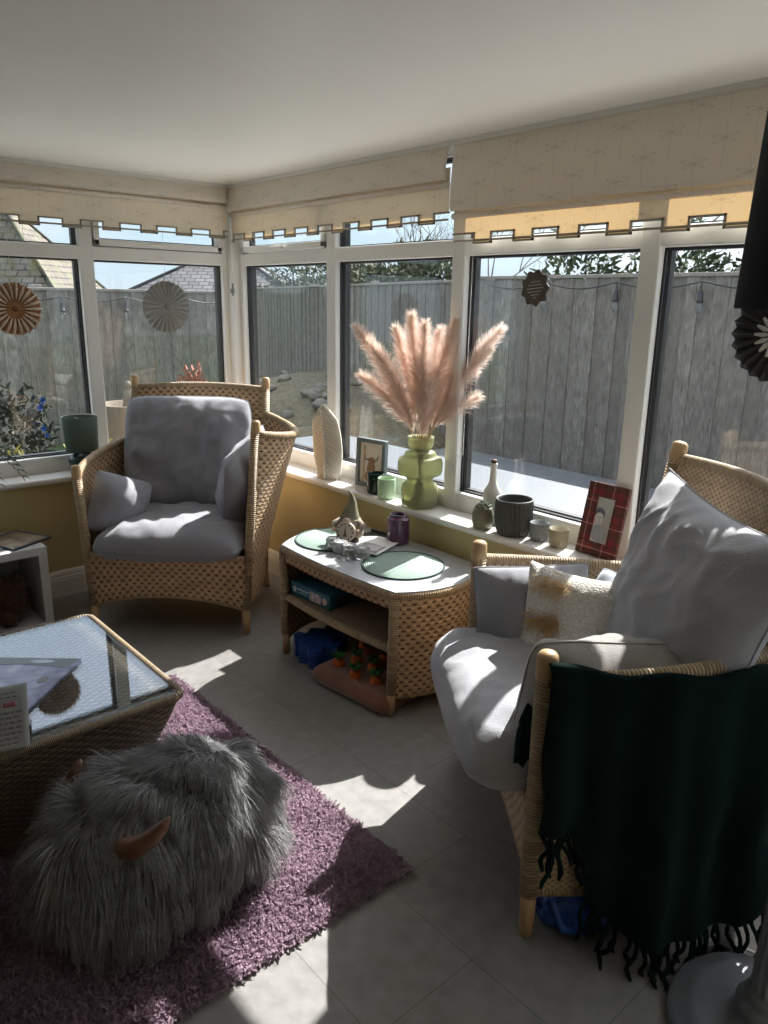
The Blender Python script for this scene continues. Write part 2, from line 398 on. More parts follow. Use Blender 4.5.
# ------------------------------------------------------------------ room shell
struct(mk('floor', *box(.0, 5.2, -4.8, .0, -.06, 0)[:2], M['floor'], smooth=False))
struct(mk('ceiling', *box(-.02, 5.22, -4.8, .02, 2.10, 2.19)[:2], M['ceiling'], smooth=False))
fascia = simple('fascia_board', (.74, .73, .71), .5)
struct(mk('trim_1', *join([box(-.35, 5.5, .02, .33, 2.185, 2.36), box(-.35, -.02, -4.8, .02, 2.185, 2.36), box(5.22, 5.5, -4.8, .02, 2.185, 2.36)])[:2], fascia, smooth=False))
o = struct(mk('wall_right', *join([box(.13, 5.2, -.13, .12, -.3, .60)])[:2], M['wall'], smooth=False))
o = struct(mk('wall_left', *join([box(-.12, .13, -4.8, .12, -.3, .60), box(-.09, .13, -4.8, -2.58, .60, 2.19)])[:2], M['wall'], smooth=False))
struct(mk('wall_back', *box(.13, 5.2, -4.9, -4.8, -.06, 2.19)[:2], M['dark_wall'], smooth=False))
struct(mk('wall_far', *join([box(5.07, 5.32, -4.9, .12, -.3, .60), box(5.07, 5.30, -4.9, -.95, .60, 2.19)])[:2], M['wall'], smooth=False))
def skirting(name, L, along):
    prof = [(0, 0), (.020, 0), (.020, .085), (.017, .092), (.017, .100), (.012, .108), (.012, .118), (.006, .132), (0, .136)]
    if along == 'x': V = [(.13, -.13-a, z) for a, z in prof]+[(L, -.13-a, z) for a, z in prof]
    else: V = [(.13+a, -.13, z) for a, z in prof]+[(.13+a, -L, z) for a, z in prof]
    n = len(prof); F = [(i, i+1, n+i+1, n+i) for i in range(n-1)]+[tuple(range(n)), tuple(range(n, 2*n))[::-1], (n-1, 0, n, 2*n-1)]
    return struct(mk(name, V, F, M['white_paint'], smooth=False))
skirting('baseboard_right', 5.07, 'x'); skirting('baseboard_left', 4.8, 'y')
# sill boards, rounded nosing
struct(mk('window_sill', *join([box(.0, 5.06, -.165, .0, .600, .628, .011, 3)])[:2], M['white_paint'], smooth=False))
struct(mk('window_sill', *join([box(.0, .165, -2.58, -.1645, .600, .628, .011, 3)])[:2], M['white_paint'], smooth=False))

# ------------------------------------------------------------------ windows: right run along x, left run along -y
def window_run(name, mull, end, side, sash):
    """mull: centre lines of the uprights. Built along +x with y = outward, then turned for the left wall."""
    white, black, beads, panes = [], [], [], []
    hw = .036
    edges = [(.0, .08)]+[(m-hw, m+hw) for m in mull]+[(end-.05, end)]
    white += [box(.0, end, .0, .034, .600, .705, .006), box(.0, end, 0, .034, 1.680, 1.745, .006), box(.0, end, 0, .034, 2.06, 2.185, .004)]
    black += [box(.0, end, .056, .085, .600, .715), box(.0, end, .056, .085, 1.672, 1.752), box(0, end, .056, .085, 2.05, 2.185)]
    for (a, b) in edges:
        white.append(box(a, b, -.002, .034, .602, 2.184, .006)); black.append(box(a-.008 if a > 0 else a, b+.010, .056, .085, .600, 2.185))
    for i in range(len(edges)-1):
        a, b = edges[i][1], edges[i+1][0]
        for (z0, z1, top) in ((.705, 1.680, False), (1.745, 2.06, True)):
            a2, b2, zz0, zz1 = a, b, z0, z1
            if top and i in sash:   # opening light with its own sash
                s = .035
                white.extend([box(a+.004, b-.004, -.012, .034, z0+.004, z0+s, .005), box(a+.004, b-.004, -.012, .034, z1-s, z1-.004, .005),
                              box(a+.004, a+s, -.012, .034, z0+.004, z1-.004, .005), box(b-s, b-.004, -.012, .034, z0+.004, z1-.004, .005)])
                a2, b2, zz0, zz1 = a+s, b-s, z0+s, z1-s
            g = .007
            for q in (box(a2, b2, .030, .037, zz0, zz0+g), box(a2, b2, .030, .037, zz1-g, zz1), box(a2, a2+g, .030, .037, zz0, zz1), box(b2-g, b2, .030, .037, zz0, zz1)): beads.append(q)
            panes.append((a2-.004, b2+.004, zz0-.004, zz1+.004))
    mt = {'right': Matrix.Identity(4), 'left': Matrix(((0, -1, 0, 0), (-1, 0, 0, 0), (0, 0, 1, 0), (0, 0, 0, 1))), 'far': Matrix(((0, 1, 0, 5.2), (-1, 0, 0, 0), (0, 0, 1, 0), (0, 0, 0, 1)))}[side]
    W = struct(mk(name, *join([xf(p, mt) for p in white])[:2], M['upvc'], smooth=False))
    mk('outer_frame', *join([xf(p, mt) for p in black])[:2], M['gasket'], W, smooth=False)
    mk('gasket', *join([xf(p, mt) for p in beads])[:2], M['gasket'], W, smooth=False)
    for (a, b, z0, z1) in panes:
        mk('pane', *xf(box(a, b, .036, .055, z0, z1), mt)[:2], M['window_glass'], W, smooth=False)
    for i in sash:
        c = (edges[i][1]+edges[i+1][0])/2
        h = join([box(c-.03, c+.03, -.024, -.010, 1.752, 1.772, .004), box(c-.055, c+.075, -.036, -.024, 1.757, 1.768, .004)])
        mk('window_handle', *xf(h, mt)[:2], M['upvc'], W, smooth=False)
    return W
w1 = window_run('window_1', [.905, 1.756, 2.604, 3.455, 4.30], 5.2, 'right', {0})
w3 = window_run('added_fill_window', [], 0.95, 'far', set())  # unseen window added behind the camera to fill the room with sky light
w2 = window_run('window_2', [.845, 1.69], 2.58, 'left', {1-1})
# corner post cover strip
struct(mk('trim_2', *join([box(-.02, .05, -.05, .02, .628, 2.10, .008)])[:2], M['upvc'], smooth=False))
mk('window_catch', *join([box(.050, .062, -.056, -.048, 1.515, 1.585, .003), box(.052, .074, -.068, -.050, 1.53, 1.556, .004)])[:2], simple('pewter', (.22, .22, .2), .35, Metallic=.7), w1, smooth=False)
# batten under the ceiling that the blinds hang from
struct(mk('trim_3', *join([box(.03, 5.15, -.062, -.002, 2.078, 2.104, .003), box(.002, .062, -2.58, -.03, 2.078, 2.104, .003)])[:2], M['white_paint'], smooth=False))

# ------------------------------------------------------------------ roman blinds
def roman_blind(label, a, b, zfold, zbot, notch0, side):
    """a..b along the wall; upper cloth hangs to zfold in front of the lower valance with a castellated hem on a rod."""
    per, nw, nh = .1965, .110, .036
    mt = Matrix.Identity(4) if side == 'right' else Matrix(((0, -1, 0, 0), (-1, 0, 0, 0), (0, 0, 1, 0), (0, 0, 0, 1)))
    base = ((a+b)/2, -.06, 2.08) if side == 'right' else (.06, -(a+b)/2, 2.08)
    T = thing('roman_blind', label, 'blind', base, 0, 'cream dragonfly roman blinds')
    inv = Matrix.Translation(Vector((-base[0], -base[1], -base[2])))@mt
    def put(name, p, mat, parent=T, smooth=False): return mk(name, *xf(p, inv)[:2], mat, parent, smooth=smooth, uv=p[2])
    # valance outline with notches
    segs = []; x = a; k = math.floor((a-notch0)/per)
    while x < b-1e-6:
        n0 = notch0+k*per; n1 = n0+nw
        if x < n0: e = min(n0, b); segs.append((x, e, 0)); x = e
        elif x < n1: e = min(n1, b); segs.append((x, e, 1)); x = e
        if x >= n1-1e-9: k += 1
    def hemz(s): return zbot+(nh if s else 0)
    bot = []
    for (x0, x1, s) in segs: bot += [(x0, hemz(s)), (x1, hemz(s))]
    ztop = zfold+.035
    poly = [(b, ztop), (a, ztop)]+bot
    n = len(poly); V = [(x, -.050, z) for x, z in poly]+[(x, -.054, z) for x, z in poly]
    # quads per segment keep the cloth well shaped
    P = []
    for (x0, x1, s) in segs:
        nx = max(1, int((x1-x0)/.03))
        for i in range(nx):
            u0, u1 = x0+(x1-x0)*i/nx, x0+(x1-x0)*(i+1)/nx
            z0 = hemz(s)
            P.append((np.array([(u0, -.050, z0), (u1, -.050, z0), (u1, -.050, ztop), (u0, -.050, ztop)]), [(0, 1, 2, 3)], np.array([(u0, z0), (u1, z0), (u1, ztop), (u0, ztop)])))
    put('valance', join(P), M['blind'])
    # hem tape along the castellated edge
    hp = []
    for i in range(len(bot)-1):
        (x0, z0), (x1, z1) = bot[i], bot[i+1]
        hp.append(box(min(x0, x1)-.0035, max(x0, x1)+.0035, -.056, -.0475, min(z0, z1)-.0035, max(z0, z1)+.0035))
    put('hem', join(hp), M['blind_edge'])
    put('rod', tube([(a+.004, -.051, zbot+.010), (b-.004, -.051, zbot+.010)], .0042, 8), M['blind_edge'], smooth=True)
    # upper cloth with a soft belly, rolled under at the fold
    zt = 2.080
    def up(u, v):
        x = a+(b-a)*u; 
        if v < .85: s = v/.85; z = zt+(zfold-zt)*s; y = -.063-.016*math.sin(PI*s*.55)-.003*math.sin(x*7)*s
        else:
            an = (v-.85)/.15*PI; z = zfold-.010*math.sin(an); y = -.0788+.011*(1-math.cos(an))-.003*math.sin(x*7)
        return (x, y, z)
    p = slab(up, 44, 24, .003); V, F, U = p; U = np.stack([V[:, 0], V[:, 2]], 1)
    put('fabric', (V, F, U), M['blind'], smooth=True)
    # stitched batten pocket just below the fold
    pk = tube([(a, -.058, zfold-.028), (b, -.058, zfold-.028)], .011, 10); put('batten_pocket', (pk[0], pk[1], np.stack([pk[0][:, 0], pk[0][:, 2]], 1)), M['blind'], smooth=True)
    hd = join([box(a, b, -.064, -.045, 2.058, 2.079, .002)]); put('headrail', hd, M['white_paint'])
    return T
roman_blind('cream blind over the left-hand wall windows', .066, 1.76, 2.012, 1.823, .179, 'left')
roman_blind('short cream blind on the right wall between room corner and taller blind', .066, 1.742, 1.972, 1.806, .285, 'right')
b2 = roman_blind('long sunlit cream blind with amber glow, on the right wall', 1.772, 3.40, 1.852, 1.722, 1.772, 'right')
def bead_chain():
    pts = []
    for k in range(60):
        s = k/59
        if s < .46: q = (1.800, -.020, 2.05-(2.05-.90)*s/.46)
        elif s < .54: an = (s-.46)/.08*PI; q = (1.824-.024*math.cos(an), -.020, .90-.03*math.sin(an))
        else: q = (1.848+.004*math.sin(s*9), -.020, .90+(2.05-.90)*(s-.54)/.46)
        pts.append(q)
    P = []; d = 0; pts = np.array(pts)
    L = np.concatenate([[0], np.cumsum(np.linalg.norm(np.diff(pts, axis=0), axis=1))])
    for s in np.arange(0, L[-1], .0075):
        c = [np.interp(s, L, pts[:, i]) for i in range(3)]
        P.append(moved(lathe([(0.0001, -.0024), (.0021, -.0012), (.0024, 0), (.0021, .0012), (.0001, .0024)], 6), *c))
    p = join(P); return p
c = bead_chain(); bl = b2.location
mk('bead_chain', *moved(c, -bl[0], -bl[1], -bl[2])[:2], simple('clear_beads', (.75, .75, .73), .25), b2)

# ------------------------------------------------------------------ outside
def ground_mat(name, a, b, sc, rough=.9, bmp=.4):
    t = NT(name); v = t.coord(); f = t.noise(v, sc, 6, .65); t.set(t.ramp(f, (.3, a), (.7, b)), rough); t.bump(f, bmp, .03); return t.m
lawn = ground_mat('lawn_grass', (.02, .045, .01), (.06, .10, .025), 30)
g = struct(mk('ground', *join([box(-40, 30, .12, 60, -.5, -.20), box(-40, -.12, -20, .12, -.5, -.20)])[:2], lawn, smooth=False))
slabs = NT('frosty_paving'); v = slabs.coord()
f = slabs.noise(v, 45, 5, .7); slabs.set(slabs.ramp(f, (.3, (.055, .064, .074)), (.7, (.12, .135, .15))), .45); slabs.bump(f, .3, .01)
struct(mk('patio', *box(-1.15, 6.0, .86, 1.62, .10, .40, .012)[:2], slabs.m, smooth=False))
struct(mk('path', *box(-2.0, 7, .12, 3.98, -.25, -.12)[:2], ground_mat('paving', (.12, .125, .13), (.20, .205, .21), 8), smooth=False))
struct(mk('path', *join([box(-3.2, -.125, -7, .1, -.25, -.14)])[:2], ground_mat('white_bounce_ground', (.62, .61, .58), (.76, .75, .72), 6), smooth=False))  # pale ground added out of sight, throws sun up through the left windows
struct(mk('path', *box(-1.14, 6.0, .13, .85, .10, .405, .008)[:2], ground_mat('white_bounce_strip', (.66, .65, .62), (.80, .79, .77), 60), smooth=False))  # white strip added below the sightline, bounces sun onto the ceiling
struct(mk('path', *join([box(5.34, 13, -8, 3.9, -.25, -.13)])[:2], ground_mat('pale_bounce_ground', (.50, .49, .46), (.66, .64, .60), 6), smooth=False))  # unseen pale ground, added to send sunlight up through the far window
def fence_mat():
    t = NT('weathered_fence_timber'); tc = t.n('TexCoord'); uv = t.n('UVMap'); sp = t.n('SeparateXYZ'); t.l(uv.outputs[0], sp.inputs[0])
    bid = t.math('FLOOR', sp.outputs[0]); wn = t.n('TexWhiteNoise', noise_dimensions='1D'); t.l(bid, wn.inputs['W'])
    mp = t.n('Mapping'); mp.inputs['Scale'].default_value = (1.1, .16, 1); t.l(uv.outputs[0], mp.inputs[0])
    gr = t.noise(mp.outputs[0], 9, 7, .65, .35)
    mp2 = t.n('Mapping'); mp2.inputs['Scale'].default_value = (1.0, .5, 1); t.l(uv.outputs[0], mp2.inputs[0])
    st = t.noise(mp2.outputs[0], 1.7, 4, .6)
    vo = t.n('TexVoronoi'); vo.inputs['Scale'].default_value = 1.0; mp3 = t.n('Mapping'); mp3.inputs['Scale'].default_value = (1.0, .55, 1); mp3.inputs['Location'].default_value = (.3, .2, 0); t.l(uv.outputs[0], mp3.inputs[0]); t.l(mp3.outputs[0], vo.inputs['Vector'])
    c = t.ramp(gr, (.34, (.055, .047, .040)), (.5, (.185, .165, .14)), (.66, (.40, .37, .32)))
    c = t.mix(.55, c, t.ramp(st, (.3, (.09, .082, .072)), (.7, (.30, .285, .25))))
    c = t.mix(t.math('MULTIPLY', wn.outputs[0], .55), c, (.115, .105, .09))
    c = t.mix(t.ramp(vo.outputs['Distance'], (.03, (.85,)*3), (.10, (0,)*3)), c, (.07, .05, .04))
    t.set(c, .9); t.bump(gr, .5, .006); return t.m
M['fence'] = fence_mat()
M['fence_post'] = wood('fence_post_timber', (.24, .22, .19), .9, (6, 6, 1.2))
def fence(label, A, B, ztop, zbot, seed):
    A = Vector(A); B = Vector(B); L = (B-A).length; d = (B-A).normalized(); ang = math.atan2(d.y, d.x)
    T = thing('fence', label, 'fence', (A.x, A.y, zbot), ang)
    r = random.Random(seed); P = []; x = 0; k = 0; h = ztop-zbot
    while x < L:
        w = .125+r.uniform(-.008, .012); y = (k % 2)*.012+r.uniform(-.002, .002); t = h+r.uniform(-.012, .012)
        V, F, _ = box(x, x+w+.006, y, y+.018, .0, t, .003, 1)
        u = np.stack([k+.02+(V[:, 0]-x)/(w+.01)*.95, (V[:, 2]+k*3.7)/.14], 1); P.append((V, F, u)); x += w; k += 1
    mk('boards', *join(P)[:2], M['fence'], T, smooth=False, uv=join(P)[2])
    mk('top_rail', *box(0, L, -.012, .045, h-.005, h+.028, .005)[:2], M['fence_post'], T, smooth=False)
    for z in (.35, 1.35): mk('rail', *box(0, L, .034, .08, z, z+.09)[:2], M['fence_post'], T, smooth=False)
    n = max(1, int(L/2.4))
    for i in range(n+1): mk('fence_post', *box(i*L/n-.05, i*L/n+.05, .034, .13, 0, h+.06, .006)[:2], M['fence_post'], T, smooth=False)
    return T
fence('weathered grey board fence straight behind the right-hand windows', (-1.9, 4.0), (7.0, 4.0), 1.745, -.20, 1)
fence('distant grey board fence behind the rockery, seen past the corner post', (-13.2, 7.82), (-1.9, 4.05), 1.72, -.20, 2)
fence('weathered grey board fence beyond the left wall windows, under tiled roofs', (-5.2, -5.0), (-5.2, 3.3), 1.565, -.20, 3)
# neighbouring houses
def tile_mat(name, a, b, moss=None):
    t = NT(name); uv = t.n('UVMap')
    br = t.n('TexBrick'); br.inputs['Scale'].default_value = 1; br.inputs['Brick Width'].default_value = .30; br.inputs['Row Height'].default_value = .20; br.inputs['Mortar Size'].default_value = .02
    br.inputs['Color1'].default_value = (*a, 1); br.inputs['Color2'].default_value = (*b, 1); br.inputs['Mortar'].default_value = tuple(x*.3 for x in a)+(1,)
    t.l(uv.outputs[0], br.inputs['Vector']); c = br.outputs[0]
    nz = t.noise(t.coord(), 3, 5)
    if moss: c = t.mix(t.ramp(nz, (.45, (0,)*3), (.65, (.8,)*3)), c, moss)
    t.set(c, .85); t.bump(br.outputs['Fac'], .8, -.03); return t.m
def house(label, c, rz, w, d, ze, zr, inset, mt, wallm, eave=.35):
    T = thing('house', label, 'house', (c[0], c[1], -.2), rz); cx = cy = 0; off = .2; x0, x1, y0, y1 = -w/2, w/2, -d/2, d/2
    mk('house_wall', *box(x0-cx, x1-cx, y0-cy, y1-cy, 0, ze+off)[:2], wallm, T, smooth=False)
    X0, X1, Y0, Y1 = x0-eave-cx, x1+eave-cx, y0-eave-cy, y1+eave-cy
    ze += off; zr += off; mx = 0
    # hipped roof, ridge along y
    V = [(X0, Y0, ze), (X1, Y0, ze), (X1, Y1, ze), (X0, Y1, ze), (mx, Y0+inset, zr), (mx, Y1-inset, zr)]
    faces = [(1, 2, 5, 4), (3, 0, 4, 5), (0, 1, 4), (2, 3, 5)]
    PV, PF, PU = [], [], []
    for f in faces:
        a, b = np.array(V[f[0]]), np.array(V[f[1]]); e = (b-a)/np.linalg.norm(b-a); nn = np.cross(e, np.array(V[f[2]])-a); nn /= np.linalg.norm(nn); up = np.cross(nn, e)
        base = len(PV)
        for i in f: q = np.array(V[i])-a; PV.append(V[i]); PU.append((q@e, q@up))
        for i in f: q = np.array(V[i])-a; PV.append(tuple(np.array(V[i])-nn*.06)); PU.append((q@e, q@up))
        m = len(f); PF.append(tuple(range(base, base+m))); PF.append(tuple(range(base+m, base+2*m))[::-1])
        for i in range(m): PF.append((base+i, base+(i+1) % m, base+m+(i+1) % m, base+m+i))
    mk('roof', PV, PF, mt, T, smooth=False, uv=PU)
    rg_ = [tube([V[4], V[5]], .07, 6), tube([V[0], V[4]], .06, 6), tube([V[1], V[4]], .06, 6), tube([V[2], V[5]], .06, 6), tube([V[3], V[5]], .06, 6)]
    mk('ridge_tiles', *join(rg_)[:2], mt, T)
    mk('gutter', *join([box(X0-.06, X1+.06, Y0-.06, Y0, ze-.12, ze), box(X0-.06, X1+.06, Y1, Y1+.06, ze-.12, ze), box(X1, X1+.07, Y0, Y1, ze-.12, ze-.01)])[:2], M['white_paint'], T, smooth=False)
    return T
brick = simple('pale_brick', (.34, .27, .21), .9, .2, 8)
house('low house with mossy brown tiled hip roof over the left fence', (-20.2, 1.47), math.radians(-39.7), 3.3, 9.4, 1.64, 3.9, 1.95, tile_mat('mossy_roof_tile', (.10, .08, .06), (.15, .12, .095), (.11, .115, .05)), brick)
house('house with dark slate roof rising behind the corner of the fences', (-18.0, 10.3), math.radians(48.7), 4.1, 4.1, 1.66, 3.05, 2.35, tile_mat('dark_slate_tile', (.085, .08, .085), (.14, .13, .135)), brick)

def leafy(name, label, cat, loc, size, n, leaf, cols, group=None, rz=0, trunk=True, seed=1, holes=.0):
    """bushy crown of separate leaf blades on a few branching stems"""
    r = np.random.default_rng(seed); T = thing(name, label, cat, loc, rz, group)
    sx, sy, sz = size
    d = r.normal(size=(n, 3)); d /= np.linalg.norm(d, axis=1, keepdims=True)
    rad = r.uniform(.35, 1.0, n)**.6
    lump = np.array([1+.35*mnoise.noise(Vector(q*2.1+seed)) for q in d])
    C = d*rad[:, None]*lump[:, None]*np.array([sx, sy, sz])/2+np.array([0, 0, sz/2])
    C[:, 2] = np.maximum(C[:, 2], .02)
    V, F = ribbons(C, d+r.normal(size=(n, 3))*.8, r.uniform(.6, 1.2, n)*leaf, leaf*.45, 2, (0, 0, -.5), .1, r, .3)
    t = NT('leaves_'+name); v = t.coord(); f = t.noise(v, 3.5, 4)
    t.set(t.ramp(f, (.3, cols[0]), (.7, cols[1])), .9); t.b.inputs['Subsurface Weight'].default_value = 0
    mk_fast('foliage', V, F, t.m, T)
    if trunk:
        P = []
        for k in range(6):
            a = k*1.1+seed; P.append(tube([(0, 0, -.05), (.12*sx*math.cos(a), .12*sy*math.sin(a), sz*.35), (.28*sx*math.cos(a), .28*sy*math.sin(a), sz*.75)], [.03*sz/1.5+.01, .02*sz/1.5+.005, .005], 6))
        mk('stem', *join(P)[:2], M['fence_post'], T)
    return T
BG = [(-12.3, 9.1, 2.5, 2.6), (-9.2, 8.2, 2.6, 2.2), (-6.9, 7.3, 2.6, 1.9), (-4.9, 6.3, 2.6, 1.6)]
bl_ = ['dark hedge bush over the distant fence, by the corner post', 'wide dark bush above the fence, left of the pampas plumes',
       'bare brown-green bush above the fence behind the pampas plumes', 'tangled bush behind the fence above the pampas tips']
for i, (x, y, h, w) in enumerate(BG):
    leafy('bush', bl_[i], 'bush', (x, y, -.2), (w*1.2, w*.9, h), 5200, .13, ((.03, .04, .02), (.10, .11, .055)), 'bushes over the fence', seed=i+3)
for i, (x, y, h, w) in enumerate([(-1.25, 5.1, 2.55, 1.25), (.05, 5.0, 2.75, 1.25), (1.35, 5.0, 2.6, 1.2)]):
    leafy('ivy_shrub', ['ivy-leaved evergreen shrub over the fence, left of the dark plaque', 'ivy-leaved evergreen shrub over the fence, just behind the dark plaque',
          'ivy-leaved evergreen shrub over the fence, beside the third upright'][i], 'shrub', (x, y, -.2), (w, 1.2, h), 2600, .10, ((.02, .035, .015), (.12, .14, .07)), 'shrubs over the right fence', seed=20+i)
for i, (x, y, h) in enumerate([(-6.5, 34, 3.6), (2.5, 36, 4.2), (11.5, 33, 3.4)]):
    leafy('tree', ['far brown tree line crown left of the others over the fence', 'far rounded brown tree over the fence, middle one', 'far brown tree over the fence, behind the lampshade'][i], 'tree', (x, y, -.5), (8.5, 4, h+.4), 2600, .35, ((.10, .085, .055), (.22, .19, .12)), 'far trees', seed=40+i, trunk=True)
def bare_tree(label, loc, h, seed):
    r = random.Random(seed); T = thing('bare_tree', label, 'tree', loc); P = []
    def br(p, d, L, rad, lv):
        q = p+d*L; mid = p+d*L*.5+Vector((r.uniform(-1, 1), r.uniform(-1, 1), r.uniform(-.3, .3)))*L*.06
        P.append(tube([p, mid, q], [rad, rad*.8, rad*.6], 5 if lv < 2 else 3, cap=False))
        if lv >= 5: return
        for k in range(3 if lv < 4 else 2):
            nd = (d+Vector((r.uniform(-1, 1), r.uniform(-1, 1), r.uniform(-.25, .8)))*.75).normalized(); br(q, nd, L*r.uniform(.62, .85), rad*.6, lv+1)
    br(Vector((0, 0, 0)), Vector((.05, 0, 1)), h*.28, .07, 0)
    mk('branches', *join(P)[:2], simple('grey_bark', (.16, .13, .11), .9), T, smooth=True); return T
bare_tree('leafless tree with fine grey twigs against the sky, above the pampas', (-8.1, 10.4, -.2), 4.3, 4)
# rockery and planting
stone = ground_mat('garden_stone', (.10, .09, .075), (.26, .24, .20), 6)
def rock(loc, s, seed, label, group):
    r = random.Random(seed)
    bm = bmesh.new(); bmesh.ops.create_icosphere(bm, subdivisions=3, radius=1)
    for v in bm.verts: v.co *= 1+.35*mnoise.noise(v.co*1.3+Vector((seed*3.1, 0, 0)))+.1*mnoise.noise(v.co*4+Vector((seed, 1, 0)))
    for v in bm.verts: v.co = Vector((v.co.x*s, v.co.y*s*.8, max(v.co.z, -.6)*s*.6))
    bm.verts.index_update(); V = [v.co[:] for v in bm.verts]; F = [tuple(v.index for v in f.verts) for f in bm.faces]; bm.free()
    o = mk('garden_stone', V, F, stone); o.location = loc; o.rotation_euler = (0, 0, seed); return tag(o, label, 'stone', group)
bed = ground_mat('garden_bed_soil', (.06, .05, .03), (.16, .14, .085), 14)
Vb, Fb = grid(lambda u, v: (-8.2+6.0*u, 3.0+3.0*v, -.2+.62*math.sin(PI*min(1, v*1.3)*.5)*math.sin(PI*u)**.5+.05*mnoise.noise(Vector((u*8, v*6, 0)))), 30, 18)
Fb = list(Fb); struct(mk('terrain', Vb, Fb, bed))
for k in range(26):
    x = rnd.uniform(-6.8, -3.4); y = rnd.uniform(3.3, 5.0); v = (y-3)/3; u = (x+8.2)/6
    z = -.2+.62*math.sin(PI*min(1, v*1.3)*.5)*math.sin(PI*u)**.5
    rock((x, y, z+.03), rnd.uniform(.05, .13), k+1, 'pale garden stone in the rockery by the far fence', 'rockery stones')
for i, (x, y, w, h, c, nm) in enumerate([(-2.35, -.70, .72, 1.05, ((.004, .007, .003), (.014, .02, .01)), 'dark evergreen shrub outside, behind the low dark shrub'), (-1.0, -.98, .42, .72, ((.18, .19, .05), (.45, .42, .14)), 'yellow-green feathery shrub outside, behind the small green lamp'),
        (-1.25, -.45, .42, .78, ((.22, .22, .06), (.50, .46, .16)), 'yellow-green feathery shrub outside, left of the chair back'),
        (-1.35, -1.55, .62, .75, ((.004, .007, .003), (.014, .02, .01)), 'dark rounded shrub outside low at the left window edge'),
        (-3.3, 1.40, .42, 1.0, ((.12, .05, .03), (.36, .14, .10)), 'shrub with red leaves near the left fence')]):
    leafy('shrub', nm, 'shrub', (x, y, -.2), (w, w, h), 1500, .07, c, seed=60+i)
def tub(loc, r0, h, label, m):
    T = thing('garden_tub', label, 'planter', loc)
    mk('tub', *lathe([(r0*.75, 0), (r0*.95, h*.3), (r0, h*.8), (r0*1.06, h), (r0*.9, h), (r0*.86, h*.85)], 28)[:2], m, T)
    mk('soil', *lathe([(r0*.87, h*.84), (r0*.87, h*.86)], 24)[:2], bed, T)
    return T
tubm = wood('barrel_staves', (.13, .10, .07), .8, (12, 12, 1))
tub((-2.5, .36, -.2), .25, .80, 'brown wooden garden tub outside the left window', tubm)
T = tub((-3.1, .95, -.2), .20, .62, 'dark garden pot beside the brown tub outside', simple('dark_pot', (.06, .06, .07), .5))
dkst = simple('statue_stone', (.14, .13, .11), .9, .2, 10)
T = thing('garden_statue', 'small stone figure standing in the brown tub outside', 'ornament', (-2.5, .36, .475))
mk('figure', *lathe([(.05, 0), (.06, .03), (.06, .10), (.05, .14), (.055, .18), (.045, .22), (.025, .24), (.03, .26), (.033, .285), (.022, .31), (.005, .32)], 20)[:2], dkst, T)
# festoon lights
bulbm = simple('black_bulb_holder', (.02, .02, .022), .4)
def festoon(label, pts, z0, step):
    A = Vector(pts[0]); B = Vector(pts[1]); L = (B-A).length; n = int(L/step)
    T = thing('string_lights', label, 'lights', (A.x, A.y, z0)); cp = []
    for i in range(n*6+1):
        s = i/(n*6); ph = (i % 6)/6; p = A.lerp(B, s)-A; cp.append((p.x, p.y, -.06*math.sin(PI*ph)))
    mk('cable', *tube(cp, .007, 5)[:2], bulbm, T)
    for i in range(1, n):
        p = A.lerp(B, i/n)-A
        q = mk('bulb_holder', *lathe([(.008, 0), (.008, -.07), (.020, -.085), (.024, -.15), (.030, -.155), (.030, -.17)], 10)[:2], bulbm, T, loc=(p.x, p.y, 0))
        mk('bulb', *lathe([(.022, -.17), (.034, -.20), (.036, -.225), (.022, -.255), (.002, -.265)], 10)[:2], M['clear_glass'], q)
festoon('black festoon bulbs strung along the right fence', ((-1.6, 3.93), (6.4, 3.93)), 1.70, .80)
festoon('black festoon bulbs strung along the left fence', ((-5.12, -3.0), (-5.12, 3.0)), 1.50, .75)

# ------------------------------------------------------------------ rug
def shag(name, cols, rough=1.0):
    t = NT(name); v = t.coord(); f = t.noise(v, 60, 2); g = t.noise(v, 7, 3)
    c = t.mix(.5, t.ramp(f, (.3, cols[0]), (.7, cols[1])), t.ramp(g, (.3, cols[0]), (.7, cols[1]))); t.set(c, rough); t.b.inputs['Sheen Weight'].default_value = .2; soften(t, c, .4)
    return t.m
RUG = (1.32, 2.745, -2.75, -1.135)
def build_rug():
    x0, x1, y0, y1 = RUG; cx, cy = (x0+x1)/2, (y0+y1)/2
    T = thing('rug', 'purple shaggy rug on the floor under the horned pouf', 'rug', (cx, cy, 0))
    m = shag('purple_shag', ((.25, .16, .21), (.54, .40, .48)))
    mk('backing', *box(x0-cx+.01, x1-cx-.01, y0-cy, y1-cy-.01, .001, .010, .004)[:2], m, T)
    n = 135000; r = np.random.default_rng(3)
    P = np.stack([r.uniform(x0, x1, n), r.uniform(max(y0, -2.55), y1, n), np.full(n, .008)], 1)
    keep = ~((P[:, 0] < 1.95) & (P[:, 1] < -1.62)); P = P[keep]; n = len(P)
    sw = np.array([(mnoise.noise(Vector((p[0]*16, p[1]*16, 1))), mnoise.noise(Vector((p[0]*16, p[1]*16, 9)))) for p in P])
    edge = np.stack([np.where(P[:, 0] > x1-.03, .6, 0), np.where(P[:, 1] > y1-.03, .6, 0)], 1)
    D = np.concatenate([sw*1.5+r.normal(size=(n, 2))*.45+edge, np.full((n, 1), .9)], 1)
    V, F = ribbons(P-np.array([cx, cy, 0]), D, r.uniform(.014, .024, n), .0055, 3, (0, 0, -.9), .5, r, .7)
    mk_fast('pile', V, F, m, T)['kind'] = 'stuff'
build_rug()

